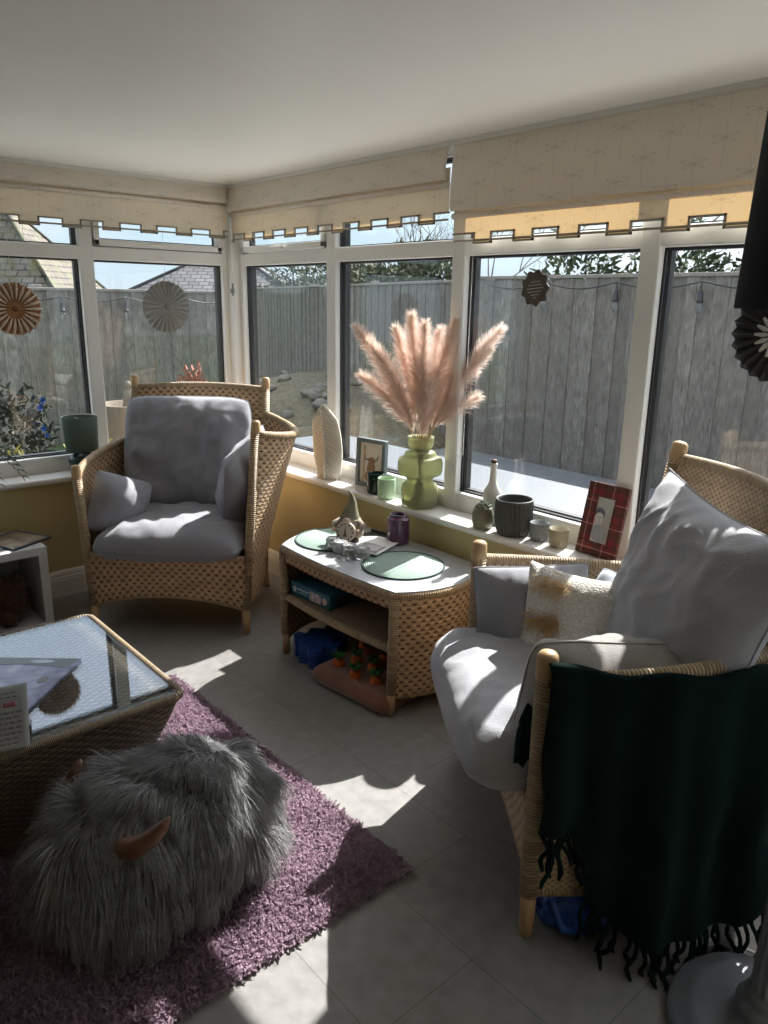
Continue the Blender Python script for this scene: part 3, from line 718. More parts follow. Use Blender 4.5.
# ------------------------------------------------------------------ wicker armchairs
def armchair(label, loc, rz, hw, D, fkL, fkR, bkL, bkR, armL, armR, backz, cane, pr, arch=.075):
    """x to the viewer's right, y to the chair's back; fkL/fkR: tops of the front posts, bkL/bkR: tops of the back posts.
    armL/armR: (bulge, dip, rear height)"""
    T = thing('wicker_armchair', label, 'armchair', loc, rz, 'wicker armchairs')
    feet = {'FL': (-hw, 0), 'FR': (hw, 0), 'BL': (-hw*.93, D), 'BR': (hw*.93, D)}
    def arm(s, fk, bk, prm):
        bulge, dip, zr = prm
        b0 = np.array([s*hw, 0, .13]); b1 = np.array([s*hw*.93, D-.01, .13])
        t0 = np.array(fk)-np.array([0, 0, .04]); f = (zr-.13)/(bk[2]-.13)
        t1 = np.array([s*hw*.93, D-.01, .13])*(1-f)+np.array(bk)*f
        def fn(u, v):
            lo = b0*(1-u)+b1*u; hi = t0*(1-u)+t1*u
            p = lo*(1-v)+hi*v; w = math.sin(PI*min(1, max(0, u)))**.8
            p = p+np.array([s*bulge*w*v**1.3+s*.02*w, 0, -dip*w*v]); return p
        return fn
    fL, fR = arm(-1, fkL, bkL, armL), arm(1, fkR, bkR, armR)
    for fn, s in ((fL, -1), (fR, 1)):
        p = slab(fn, 30, 30, .022); a = mk('arm', p[0], p[1], cane, T, uv=p[2])
        rim = tube([fn(u, 1.0) for u in np.linspace(0, 1, 26)], .019, 10); mk('rim', rim[0], rim[1], M['cane_wrap'], a, uv=rim[2])
        low = tube([fn(u, 0.0) for u in np.linspace(0, 1, 10)], .015, 8); mk('lower_edge', low[0], low[1], M['cane_wrap'], a, uv=low[2])
    bl0, br0 = np.array([-hw*.93, D, .13]), np.array([hw*.93, D, .13])
    tl, tr = np.array(bkL), np.array(bkR)
    def back(u, v):
        lo = bl0*(1-u)+br0*u; hi = tl*(1-u)+tr*u; hi = hi+np.array([0, 0, backz-tl[2]])
        p = lo*(1-v)+hi*v; w = math.sin(PI*u); return p+np.array([0, .045*w*v, .012*w*v])
    p = slab(back, 34, 40, .022); bp = mk('backrest', p[0], p[1], cane, T, uv=p[2])
    rim = tube([back(u, 1.0) for u in np.linspace(0, 1, 26)], .017, 10); mk('rim', rim[0], rim[1], M['cane_wrap'], bp, uv=rim[2])
    def front(u, v):
        z0 = .115+arch*math.sin(PI*u)**(.8 if arch < .1 else .5); z1 = .365
        return np.array([-hw+2*hw*u, -.035*math.sin(PI*u), z0+(z1-z0)*v])
    p = slab(front, 36, 14, .022); fp = mk('front_panel', p[0], p[1], cane, T, uv=p[2])
    for v, rr in ((0, .013), (1, .015)):
        e = tube([front(u, v) for u in np.linspace(0, 1, 26)], rr, 8); mk('panel_edge', e[0], e[1], M['cane_wrap'], fp, uv=e[2])
    mk('seat_deck', *box(-hw+.02, hw-.02, .0, D-.02, .315, .345, .005)[:2], M['cane_shelf'], T, smooth=False)
    for key, top in (('FL', fkL), ('FR', fkR), ('BL', bkL), ('BR', bkR)):
        fx, fy = feet[key]; top = np.array(top, float); st = np.array([fx, fy, .12]); back_ = key[0] == 'B'
        splay = np.array([0, .05, 0]) if back_ else np.zeros(3)
        f0 = np.array([fx, fy, 0])+splay
        mk('leg', *tube([f0, f0*.5+st*.5+splay*.0, st], [.017, .019, .020], 12)[:2], M['post_wood'], T)
        d = (top-st)/np.linalg.norm(top-st)
        pw = tube([st, st*.5+top*.5, top-d*.03], pr, 12); po = mk('post', pw[0], pw[1], M['cane_wrap'], T, uv=pw[2])
        kn = tube([top-d*.05, top-d*.02, top+d*.012, top+d*.020, top+d*.023], [pr*.98, pr*1.03, pr*.98, pr*.72, pr*.3], 14); mk('knob', *kn[:2], M['post_wood'], po)
    return T
CH1 = armchair('wicker armchair with one high side, in the room corner', (.891, -.932, 0), math.atan2(.723, .692), .355, .55,
    (-.392, .018, .755), (.405, .10, .960), (-.352, .70, 1.09), (.335, .70, 1.09), (.05, .0, .80), (.145, .040, .925), 1.05, M['cane'], .021)
CH2 = armchair('wicker armchair with a dark green throw over its near arm', (2.775, -.83, 0), math.atan2(-.6, .8), .382, .46,
    (-.385, 0, .750), (.385, 0, .742), (-.358, .605, 1.075), (.345, .605, 1.075), (.03, .012, .68), (.035, .0, .74), 1.045, M['cane_fine'], .0245, .19)
bpy.context.view_layer.update()
def chmat(loc, rz): return Matrix.Translation(loc)@Matrix.Rotation(rz, 4, 'Z')
X1 = chmat((.891, -.932, 0), math.atan2(.723, .692)); X2 = chmat((2.775, -.83, 0), math.atan2(-.6, .8))
def cushion(label, CM, loc, right, up, w, h, t, mat, group, piping=True, seed=0, **kw):
    V, F, bd = pillow(w, h, t, seed=seed, **kw)
    o = mk('cushion', V, F, mat, mtx=CM@frame_mtx(loc, right, up)); tag(o, label, 'cushion', group)
    if piping:
        e = tube(bd, .0024, 6, closed=True); mk('piping', e[0], e[1], mat, o)
    return o
g1 = 'grey cushions on the corner armchair'; g2 = 'cushions on the armchair with the throw'
L1, L2 = M['grey_linen'], M['grey_linen_pale']
cushion('grey seat cushion of the corner armchair', X1, (0, .255, .415), (1, 0, 0), (0, 1, .03), .70, .66, .20, L1, g1, seed=1, pinch=.0, p=4.5, puff=.5, wr=.010)
cushion('large grey back cushion against the corner armchair back', X1, (-.035, .515, .735), (1, 0, .0), (0, .24, 1), .66, .60, .20, L1, g1, seed=2, pinch=.02, p=4, puff=.55, wr=.017)
cushion('small grey cushion against the low arm of the corner armchair', X1, (-.262, .15, .560), (.62, .62, -.35), (.10, .35, 1), .30, .29, .19, L1, g1, seed=3, pinch=.06, wr=.010, p=2, puff=.7, rc=.10)
cushion('tall grey cushion against the high side of the corner armchair', X1, (.305, .26, .665), (.28, .90, .38), (.20, -.35, 1), .41, .47, .21, L1, g1, seed=4, pinch=.05, wr=.011, p=2.2, puff=.65, rc=.10)
cushion('long grey seat cushion jutting out of the armchair with the throw', X2, (-.01, .185, .425), (1, 0, 0), (0, 1, .04), .73, .71, .23, L2, g2, seed=5, pinch=.0, p=4.5, puff=.48, wr=.010)
cushion('big creased grey cushion against the back of the armchair with the throw', X2, (.135, .42, .725), (1, .02, -.06), (.17, .26, 1), .66, .65, .25, L2, g2, seed=6, pinch=.10, p=2.6, puff=.65, wr=.015, n=60, rc=.02)
cushion('plain grey cushion against the far arm, left of the tasselled cushion', X2, (-.262, .15, .575), (.08, 1, .06), (-.22, .12, 1), .37, .31, .17, L1, g2, seed=7, pinch=.07, wr=.010, p=2.2, puff=.65, rc=.05)
warm = fabric('warm_grey_linen', (.30, .285, .27))
cushion('warm grey boxed cushion lying against the near arm above the green throw', X2, (.265, .22, .585), (-.03, 1, -.06), (.22, 0, 1), .50, .32, .19, warm, g2, seed=8, pinch=.03, p=4, wr=.014)
cushion('pale blue cushion corner peeping out behind the tasselled cushion', X2, (-.20, .40, .56), (.9, .3, 0), (0, .2, 1), .26, .30, .10, fabric('pale_blue_cotton', (.55, .60, .68)), g2, seed=9)
def tassel_cushion():
    t = NT('cream_boucle'); v = t.coord(); f = t.noise(v, 150, 3); t.set(t.ramp(f, (.3, (.50, .47, .42)), (.7, (.74, .71, .65))), .95); t.bump(f, 1.0, .008)
    V, F, bd = pillow(.33, .35, .15, seed=11, pinch=.10, wr=.010, rc=.02)
    o = mk('cushion', V, F, t.m, mtx=X2@frame_mtx((-.112, .225, .588), (.72, .70, .02), (-.12, .10, 1))); tag(o, 'cream nubbly cushion with rows of tan tassels', 'cushion', g2)
    tan = shag('tan_tassel_yarn', ((.42, .27, .12), (.78, .58, .32)))
    for (cx, cy, w) in ((-.045, .125, .10), (-.05, .02, .10), (-.03, -.085, .13)):
        n = 520; r = np.random.default_rng(int(cx*1000+cy*777+500)); P = []
        for k in range(n):
            x = cx+r.uniform(-w/2, w/2); y = cy+r.normal()*.010
            kx = max(0, (1-abs(x/.155)**3)*(1-abs(y/.165)**3))**.55; P.append((x, y, .07*kx-.003))
        D = np.stack([r.normal(size=n)*.55-.2, r.normal(size=n)*.55-.25, r.uniform(.5, 1.2, n)], 1)
        V2, F2 = ribbons(P, D, r.uniform(.03, .055, n), .0022, 4, (0, -.9, -.9), .12, r, .5); mk_fast('tassel', V2, F2, tan, o)
    bands = [tube([(x, y+.004*math.sin(x*40), .07*max(0, (1-abs(x/.155)**3)*(1-abs(y/.165)**3))**.55+.001) for x in np.linspace(-.14, .14, 20)], .0028, 5) for y in (.10, -.005, -.11)]
    mk('braid', *join(bands)[:2], simple('pink_cream_yarn', (.62, .45, .40), .9), o)
tassel_cushion()

# ------------------------------------------------------------------ throw over the near arm
def throw_mat():
    t = NT('dark_green_wool'); v = t.coord(); f = t.noise(v, 420, 3); g = t.noise(v, 9, 4)
    t.set(t.mix(.5, t.ramp(f, (.3, (.002, .007, .006)), (.7, (.009, .024, .020))), t.ramp(g, (.3, (.003, .009, .0075)), (.7, (.006, .016, .0135)))), .95)
    t.b.inputs['Specular IOR Level'].default_value = .08; t.b.inputs['Sheen Weight'].default_value = .05; t.b.inputs['Sheen Roughness'].default_value = .4; t.b.inputs['Sheen Tint'].default_value = (.35, .75, .62, 1)
    t.bump(f, .5, .004); return t.m
M['throw'] = throw_mat()
HEMY = [-.02, .06, .095, .13, .20, .28, .38, .47, .54, .60, .70]
HEMZ = [.345, .335, .32, .15, .085, .055, .060, .085, .185, .27, .32]
def build_throw():
    T = thing('throw_blanket', 'dark green fringed wool throw hanging over the near chair arm', 'blanket', tuple(X2@Vector((.40, .3, .75))), math.atan2(-.6, .8))
    org = np.array([.40, .3, .75])
    def topz(y): return .747-.02*math.sin(PI*min(1, max(0, y/.6)))+.006*math.sin(y*31)
    def fold(y, s):  # deep vertical folds, growing downwards
        return (.016*math.sin(y*24+1.2)+.011*math.sin(y*53+.4)+.02*mnoise.noise(Vector((y*5, s*1.2, 3))))*min(1, .25+s*1.2)
    def fn(u, v):
        y = -.005+.685*u; tz = topz(y); hz = float(np.interp(y, HEMY, HEMZ))
        bulge = .035*math.sin(PI*min(1, max(0, y/.56)))**.8
        if v < .14:    # over the rim from the inside
            an = (v/.14)*PI; x = .392+bulge-.036*math.cos(an); z = tz-.012+.026*math.sin(an)-(.10*(1-v/.14)**2)
        else:
            s = (v-.14)/.86; z = tz-.012+(hz-(tz-.012))*s
            low = max(0, .30-z)/.30
            x = .428+bulge*(1-.6*s)+fold(y, s)*1.2+.06*low*max(0, min(1, (y-.08)/.1))
        yy = y+.012*math.sin(v*9+u*5)*v+(.03*v*(u-.3))
        return np.array([x, yy, z])-org
    p = slab(fn, 110, 60, .007); mk('cloth', p[0], p[1], M['throw'], T)
    # fringe: twisted tassels along the hem
    r = random.Random(5)
    for k in range(52):
        u = .008+k/52*.985; b = fn(u, 1.0); L = r.uniform(.085, .115); pts = []
        a = r.uniform(0, 6); dx, dy = r.uniform(-.02, .035), r.uniform(-.03, .03)
        for s in np.linspace(0, 1, 8):
            z = b[2]-L*s; over = max(0, (.010-.75)-z)
            pts.append((b[0]+dx*s+.006*math.sin(a+s*7)+over*.8, b[1]+dy*s+.006*math.cos(a+s*6)-over*.3, max(z, .008-.75)))
        mk('tassel', *tube(pts, [.0048, .0055, .005, .005, .0052, .0055, .006, .0035], 6)[:2], M['throw'], T)
    def inner(u, v):
        y = -.028+.045*u; s = v
        x = .362-.012*math.sin(s*1.7)-.02*math.sin(u*6+s*4); z = .60-.13*s+.012*math.sin(u*14); yy = y-.022*s
        return np.array([x, yy, z])-org
    p = slab(inner, 20, 20, .014); mk('tucked_end', p[0], p[1], M['throw'], T)
build_throw()

# ------------------------------------------------------------------ coffee table
def ring_panel(x0, x1, y0, y1, zs, off, rc=.03, nseg=5):
    """closed rounded-rectangle tube: per height z an inward offset"""
    V, U = [], []; rows = []
    for z, o in zip(zs, off):
        a0, a1, b0, b1 = x0+o, x1-o, y0+o, y1-o; pts = []
        for (cx, cy, st) in ((a1-rc, b1-rc, 0), (a0+rc, b1-rc, PI/2), (a0+rc, b0+rc, PI), (a1-rc, b0+rc, 1.5*PI)):
            for k in range(nseg+1): an = st+PI/2*k/nseg; pts.append((cx+rc*math.cos(an), cy+rc*math.sin(an), z))
        # subdivide the straights
        rows.append(np.array(pts))
    n = len(rows[0]); F = []
    Lz = 0
    for j, P in enumerate(rows):
        L = np.concatenate([[0], np.cumsum(np.linalg.norm(np.diff(np.vstack([rows[-1], rows[-1][:1]]), axis=0), axis=1))])
        if j: Lz += np.linalg.norm(rows[j][0]-rows[j-1][0])
        for i in range(n+1): V.append(P[i % n]); U.append((L[i], Lz))
    w = n+1
    for j in range(len(rows)-1):
        for i in range(n): F.append((j*w+i, j*w+i+1, (j+1)*w+i+1, (j+1)*w+i))
    return np.array(V), F, np.array(U)
M['cane_dark_wrap'] = weave('brown_cane_wrapping', .5, .010, (.30, .22, .13), (.07, .04, .02), stagger=False, depth=.004, gap=.9)
def coffee_table():
    x0, x1, y0, y1 = 1.435, 2.155, -2.62, -1.485; cx, cy = (x0+x1)/2, (y0+y1)/2
    T = thing('coffee_table', 'low brown wicker coffee table with glass top', 'table', (cx, cy, .009))
    z = np.linspace(0, .40, 14); off = [.155*(1-(q/.40))**1.15*(1 if q > 0 else 1) for q in z]
    p = moved(ring_panel(x0, x1, y0, y1, z, off), -cx, -cy, 0); mk('body', p[0], p[1], M['cane_brown'], T, uv=p[2])
    q = ring_panel(x0, x1, y0, y1, [.40], [0])[0][:-1]; q = q-np.array([cx, cy, 0])
    e = tube(q, .012, 8, closed=True); mk('rim', e[0], e[1], M['cane_dark_wrap'], T, uv=e[2])
    V, F, U = box(x0+.01-cx, x1-.01-cx, y0+.01-cy, y1-.01-cy, .378, .392); U = np.stack([V[:, 1], V[:, 0]], 1); mk('woven_top', V, F, M['cane_brown'], T, uv=U, smooth=False)
    mk('glass_top', *box(x0+.012-cx, x1-.012-cx, y0+.012-cy, y1-.012-cy, .404, .412, .003)[:2], M['table_glass'], T, smooth=False)
    return T
coffee_table()

# ------------------------------------------------------------------ side table by the right wall
def side_plan(s=0.0):
    P = []
    def seg(a, b, c, n):
        for k in range(n): t = k/n; P.append(tuple(np.array(a)*(1-t)**2+2*np.array(c)*t*(1-t)+np.array(b)*t*t))
    seg((-.352, -.235), (.352, -.235), (0, -.275), 14); seg((.352, -.235), (.352, .215), (.52, -.01), 14)
    seg((.352, .215), (-.352, .215), (0, .235), 10); seg((-.352, .215), (-.352, -.235), (-.52, -.01), 14)
    return [(x*(1-s), y*(1-s)) for x, y in P]
ST = (1.758, -.405)
def side_table():
    T = thing('wicker_side_table', 'oval wicker side table with shelf under the right-hand windows', 'table', (ST[0], ST[1], 0), .01)
    H = .50
    for s in (-1, 1):
        def fn(u, v, s=s):
            t = u; a, b, c = np.array([s*.352, -.235]), np.array([s*.352, .215]), np.array([s*.52, -.01])
            q = a*(1-t)**2+2*c*t*(1-t)+b*t*t; return np.array([q[0]*(.96+.04*v), q[1], .075+(.475-.075)*v])
        p = slab(fn, 26, 20, .020); e = mk('end_panel', p[0], p[1], M['cane'], T, uv=p[2])
        for v in (0.0,):
            k = tube([fn(u, v) for u in np.linspace(0, 1, 18)], .013, 8); mk('panel_edge', k[0], k[1], M['cane_wrap'], e, uv=k[2])
        for y in (-.235, .215):
            mk('leg', *tube([(s*.342, y, 0), (s*.344, y, .10)], [.0155, .017], 12)[:2], M['post_wood'], T)
            k = tube([(s*.344, y, .09), (s*.352, y, .47)], .020, 10); mk('post', k[0], k[1], M['cane_wrap'], T, uv=k[2])
    P = side_plan(); pl = prism(P, .432, .487)
    rim = tube([(x, y, .478) for x, y in P], .016, 8, closed=True)
    V = []; U = []; n = len(P); L = np.concatenate([[0], np.cumsum([math.dist(P[i], P[(i+1) % n]) for i in range(n)])])
    for j, z in enumerate((.425, .450, .484)):
        for i in range(n+1): V.append((*P[i % n], z)); U.append((L[i], z))
    F = [(j*(n+1)+i, j*(n+1)+i+1, (j+1)*(n+1)+i+1, (j+1)*(n+1)+i) for j in range(2) for i in range(n)]
    ap = mk('apron', V, F, M['cane'], T, uv=U); md = ap.modifiers.new('thickness', 'SOLIDIFY'); md.thickness = .016
    mk('rim', rim[0], rim[1], M['cane_wrap'], T, uv=rim[2])
    top = prism(side_plan(-.012), .487, .497); mk('table_top', top[0], top[1], simple('grey_stone_top', (.42, .43, .45), .22, .05, 8), T, smooth=False)
    sp = side_plan(.07); sh = prism(sp, .252, .272); V = sh[0]; mk('shelf', V, sh[1], M['cane_shelf'], T, smooth=False, uv=np.stack([V[:, 0], V[:, 1]], 1))
    k = tube([(x, y-.002, .262) for x, y in [q for q in side_plan(.045)][:15]], .017, 8); mk('shelf_edge', k[0], k[1], M['cane_wrap'], T, uv=k[2])
side_table()

# ------------------------------------------------------------------ horned pouf
def pouf():
    c = np.array([2.395, -1.680, .030]); T = thing('horned_pouf', 'shaggy grey animal-shaped pouf with two brown horns', 'pouf', tuple(c))
    hx, hy, hz = .160, .280, .174
    def surf(d):
        d = d/np.linalg.norm(d, axis=-1, keepdims=True); e = 2.6
        r = (np.abs(d[..., 0]/hx)**e+np.abs(d[..., 1]/hy)**e+np.abs(d[..., 2]/hz)**e)**(-1/e); return d*r[..., None]+np.array([0, 0, hz+.005])
    bm = bmesh.new(); bmesh.ops.create_icosphere(bm, subdivisions=4, radius=1); D = np.array([v.co[:] for v in bm.verts]); F = [tuple(v.index for v in f.verts) for f in bm.faces]; bm.free()
    und = simple('dark_grey_pile_backing', (.07, .07, .075), .95)
    mk('body', surf(D), F, und, T)
    n = 60000; r = np.random.default_rng(12); d = r.normal(size=(n, 3)); d[:, 2] = np.where(d[:, 2] < -.75*np.linalg.norm(d, axis=1), -d[:, 2], d[:, 2])
    R = surf(d); eps = .02
    N = (R-np.array([0, 0, hz+.005]))/np.array([hx, hy, hz])**2; N /= np.linalg.norm(N, axis=1, keepdims=True)
    clump = np.array([(mnoise.noise(Vector(p*16)), mnoise.noise(Vector(p*16+np.array([7, 3, 1]))), mnoise.noise(Vector(p*16+np.array([1, 9, 4])))) for p in R])
    flow = np.tile(np.array([.10, -.45, -.80]), (n, 1)); flow[:, 0] += np.clip(R[:, 0]/.06, -1, 1)*.5
    flow[:, 1] += np.clip((R[:, 1]-.16)/.13, 0, 1)*1.15
    tan = flow-N*np.sum(flow*N, 1, keepdims=True); tan /= np.linalg.norm(tan, axis=1, keepdims=True)+1e-9
    Dv = N*.55+tan*.95+clump*1.25+r.normal(size=(n, 3))*.14
    V, Fq = ribbons(R-N*.004, Dv, r.uniform(.075, .14, n)*np.where(N[:, 2] > .6, .8, 1.0), .0034, 6, np.array([0, 0, -1.25]), .055, r, .22)
    V[:, 2] = np.maximum(V[:, 2], -.018)
    t = NT('grey_long_fur'); v = t.coord(); f = t.noise(v, 22, 4); h = t.noise(v, 260, 2)
    t.set(t.mix(.45, t.ramp(f, (.3, (.15, .15, .153)), (.7, (.46, .46, .455))), t.ramp(h, (.3, (.16, .16, .16)), (.7, (.56, .555, .55)))), .7); t.b.inputs['Sheen Weight'].default_value = .2; soften(t, t.ramp(f, (.3, (.16, .16, .16)), (.7, (.48, .48, .475))), .4)
    mk_fast('fur', V, Fq, t.m, T)
    lea = simple('brown_horn_leather', (.17, .075, .042), .45, .18, 20)
    for pts in ([(2.525, -1.825, .315), (2.555, -1.830, .325), (2.585, -1.820, .340), (2.608, -1.792, .365), (2.618, -1.765, .390), (2.619, -1.752, .406)],
                [(2.315, -1.845, .265), (2.28, -1.855, .28), (2.252, -1.850, .305), (2.240, -1.832, .335), (2.240, -1.820, .36), (2.242, -1.81, .380)]):
        mk('horn', *tube(np.array(pts)-c, [.026, .0255, .0235, .019, .013, .004], 14)[:2], lea, T)
pouf()

# ------------------------------------------------------------------ floor lamp
def floor_lamp():
    b = (3.585, -.885); T = thing('floor_lamp', 'grey fluted floor lamp with black shade, beside the throw', 'lamp', (b[0], b[1], 0))
    grey = simple('grey_satin_paint', (.19, .20, .225), .28, .05, 6)
    mk('base', *lathe([(.190, 0), (.197, .006), (.197, .018), (.188, .026), (.165, .030), (.160, .036), (.140, .040), (.085, .043), (.066, .050), (.060, .062), (.066, .070), (.066, .082), (.054, .09), (.047, .10), (.052, .108), (.048, .118), (.04, .125)], 56)[:2], grey, T)
    def flute(u, v):
        a = 2*PI*u; z = .12+1.24*v; r = (.043-.014*v)*(1-.10*(.5+.5*math.cos(a*14))); return (r*math.cos(a), r*math.sin(a), z)
    V, F = grid(flute, 112, 24, True); mk('column', V, F, grey, T)
    mk('collar', *lathe([(.034, 1.355), (.040, 1.36), (.040, 1.375), (.026, 1.385), (.012, 1.40), (.010, 1.56), (.0, 1.56)], 28)[:2], grey, T)
    t = NT('black_shade_fabric'); t.set((.010, .013, .019), .8, **{'Specular IOR Level': .15}); t.bump(t.noise(t.coord(), 300, 2), .1, .002)
    mk('lamp_shade', *lathe([(.250, 1.497), (.252, 1.50), (.240, 1.83), (.238, 1.83), (.2485, 1.50), (.250, 1.497)], 64, False, False)[:2], t.m, T)
    mk('shade_ring', *join([tube([(.238*math.cos(a), .238*math.sin(a), 1.825) for a in np.linspace(0, 2*PI, 40, endpoint=False)], .003, 6, closed=True),
        tube([(-.238, 0, 1.825), (.238, 0, 1.825)], .002, 6), tube([(0, -.238, 1.825), (0, .238, 1.825)], .002, 6), tube([(0, 0, 1.55), (0, 0, 1.825)], .005, 6)])[:2], grey, T)
    mk('bulb', *lathe([(.001, 1.56), (.014, 1.56), (.014, 1.59), (.03, 1.63), (.03, 1.66), (.016, 1.685), (.001, 1.69)], 18)[:2], simple('opal_bulb', (.8, .8, .78), .3), T)
    wc = simple('white_flex', (.68, .64, .56), .45)
    mk('cord', *tube([(-.02, .17, .012), (-.10, .19, .010), (-.17, .17, .009), (-.20, .12, .008), (-.22, .30, .008), (-.12, .55, .008), (.05, .70, .02)], .004, 8)[:2], wc, T)
    mk('inline_switch', *moved(box(-.022, .022, -.018, .018, 0, .075, .008, 3), -.165, .175, .001)[:2], simple('white_plastic', (.72, .73, .76), .3), T)
floor_lamp()

# ------------------------------------------------------------------ things on the right-hand sill (top at z = .628)
SZ = .628
def feather_sculpture():
    T = thing('feather_sculpture', 'tall cream feather-shaped sculpture standing on the sill by the armchair', 'ornament', (.985, -.078, SZ), math.radians(22))
    H = .375
    def half(z):  # outline left / right half widths
        s = z/H; return .062+.022*math.sin(PI*min(1, s*1.05)**.9)-.040*max(0, s-.80)/.20
    def fn(sg):
        def f(u, v):
            z = H*v; w = max(.006, half(z)); q = 2*u-1; mid = -.012*v-.030*v**4
            rib = .0035*math.sin((z*1.0+abs(q)*.055)*2*PI/.0165) if .03 < abs(q) else .0
            x = mid+w*q; y = sg*(.030*(1-q*q)**.5*(1-.5*v)+.004)+(-.010*(1-abs(q))**3 if sg < 0 else 0)
            y -= sg*0; zz = z-(.030*max(0, -q)+.012*abs(q)-.02*max(0, q-.3))*v**6-.045*max(0, 1-abs(q+.1)*2.5)*v**10
            return (x, y-(rib if sg < 0 else -rib)*(1-q**6), zz)
        return f
    A, FA = grid(fn(-1), 40, 120); B, FB = grid(fn(1), 40, 120); n = len(A)
    F = list(FA)+[(d+n, c+n, b+n, a+n) for a, b, c, d in FB]; w = 41
    for j in range(120):
        F.append((j*w, (j+1)*w, (j+1)*w+n, j*w+n)[::-1]); F.append((j*w+40, (j+1)*w+40, (j+1)*w+40+n, j*w+40+n))
    for i in range(40): F.append((i, i+1, i+1+n, i+n)[::-1]); q = 120*w; F.append((q+i, q+i+1, q+i+1+n, q+i+n))
    cer = simple('cream_ceramic', (.70, .65, .57), .45, .06, 10)
    mk('body', np.concatenate([A, B]), F, cer, T)
    mk('quill', *tube([(-.012*v-.030*v**4, -.044*(1-.45*v)-.004, H*v) for v in np.linspace(.01, .95, 20)], [.006*(1-.6*v) for v in np.linspace(0, 1, 20)], 8)[:2], cer, T)
feather_sculpture()
def picture_frame(label, loc, w, h, bw, th, rz, lean, fm, mount=None):
    T = thing('picture_frame', label, 'picture', loc, rz); R = Matrix.Rotation(-lean, 4, 'X')
    pr = [box(-w/2, w/2, -th/2, th/2, 0, bw, .003), box(-w/2, w/2, -th/2, th/2, h-bw, h, .003), box(-w/2, -w/2+bw, -th/2, th/2, bw, h-bw, .003), box(w/2-bw, w/2, -th/2, th/2, bw, h-bw, .003)]
    p = xf(join(pr), R); V = join(pr)[0]; mk('frame', p[0], p[1], fm, T, smooth=False, uv=np.stack([V[:, 0], V[:, 2]], 1))
    b = xf(box(-w/2+.004, w/2-.004, th/2-.006, th/2-.001, .004, h-.004), R); mk('back_board', b[0], b[1], simple('frame_back_board', (.12, .10, .08), .8), T, smooth=False)
    return T, R
T, R = picture_frame('grey box frame with a horned cow picture on the sill', (1.255, -.030, SZ), .185, .235, .020, .026, math.radians(8), math.radians(3), simple('slate_grey_frame', (.16, .19, .20), .5))
pc = mk('picture', *xf(box(-.074, .074, -.002, .004, .019, .216), R)[:2], simple('cream_print', (.78, .72, .62), .7, .05), T, smooth=False)
cow = []
def flat(poly, y0, y1): 
    V, F, U = prism([(x, z) for x, z in poly], 0, 1); return xf((np.stack([V[:, 0], y0+(y1-y0)*V[:, 2], V[:, 1]], 1), F, None), R)
def blob(cx, cz, rx, rz_, n=18, j=.1, sd=0):
    r = random.Random(sd); return [(cx+rx*math.cos(2*PI*k/n)*(1+r.uniform(-j, j)), cz+rz_*math.sin(2*PI*k/n)*(1+r.uniform(-j, j))) for k in range(n)]
brown = simple('print_brown', (.30, .17, .09), .7, .2, 60)
mk('cow_print', *join([flat(blob(0, .085, .026, .042, sd=1), -.0034, -.0022), flat(blob(.002, .125, .020, .022, sd=2), -.0036, -.0022), flat(blob(0, .050, .038, .032, sd=3), -.0032, -.0022)])[:2], brown, pc, smooth=False)
hornp = [xf(tube([(s*.016, -.003, .130), (s*.034, -.003, .134), (s*.043, -.003, .150), (s*.040, -.003, .162)], [.0030, .0026, .002, .0008], 6), R) for s in (-1, 1)]
hm = simple('print_dark', (.10, .07, .05), .7)
for hp_ in hornp: mk('horn_print', *hp_[:2], hm, pc)
mk('tree_print', *flat([(-.055, .02), (-.040, .02), (-.036, .20), (-.050, .20)], -.0030, -.0022)[:2], simple('print_tan', (.52, .40, .26), .7, .2, 40), pc, smooth=False)
def jar_candle(label, x, y, z, r, h, m, wax, group=None, inner=.8):
    T = thing('candle_jar', label, 'candle', (x, y, z), 0, group)
    mk('jar', *lathe([(r*.86, 0), (r*.97, .004), (r, .015), (r, h-.006), (r*.97, h), (r*.90, h), (r*.90, h-.01), (r*.90, h*inner), (.001, h*inner)], 36, True, False)[:2], m, T)
    mk('wax', *lathe([(r*.895, h*inner*.85), (r*.895, h*inner+.001), (.0, h*inner+.002)], 30)[:2], wax, T)
    mk('wick', *tube([(0, 0, h*inner), (.001, 0, h*inner+.012)], .0015, 6)[:2], M['gasket'], T)
    return T
jar_candle('dark green candle jar in front of the cow picture', 1.367, -.088, SZ, .044, .098, solid_glass('dark_green_glass', (.012, .035, .025), .12, .2), simple('dark_wax', (.05, .08, .06), .5))
jar_candle('pale mint candle jar beside the dark green jar', 1.462, -.108, SZ, .042, .094, simple('mint_glass', (.42, .58, .40), .15), simple('pale_green_wax', (.58, .62, .38), .5))
def vase():
    T = thing('vase', 'ridged pale green glass vase holding the pampas plumes', 'vase', (1.66, -.090, SZ))
    o = [(.066, 0), (.074, .006), (.080, .020), (.081, .075), (.078, .098), (.066, .108), (.057, .114), (.056, .122), (.060, .130), (.068, .138), (.080, .142), (.094, .150), (.098, .165), (.098, .200), (.094, .215), (.082, .224),
         (.072, .228), (.068, .238), (.066, .244), (.058, .249), (.044, .253), (.043, .259), (.050, .266), (.056, .277), (.057, .302), (.058, .312)]
    i = [(r-.005, z) for r, z in o[::-1]][:-2]+[(.001, .012)]
    t = NT('sage_frosted_glass'); t.set((.84, .85, .50), .30); t.b.inputs['Transmission Weight'].default_value = .75; t.b.inputs['IOR'].default_value = 1.2; t.b.inputs['Subsurface Weight'].default_value = 0
    mk('body', *lathe(o+i, 56, True, False)[:2], t.m, T)
vase()
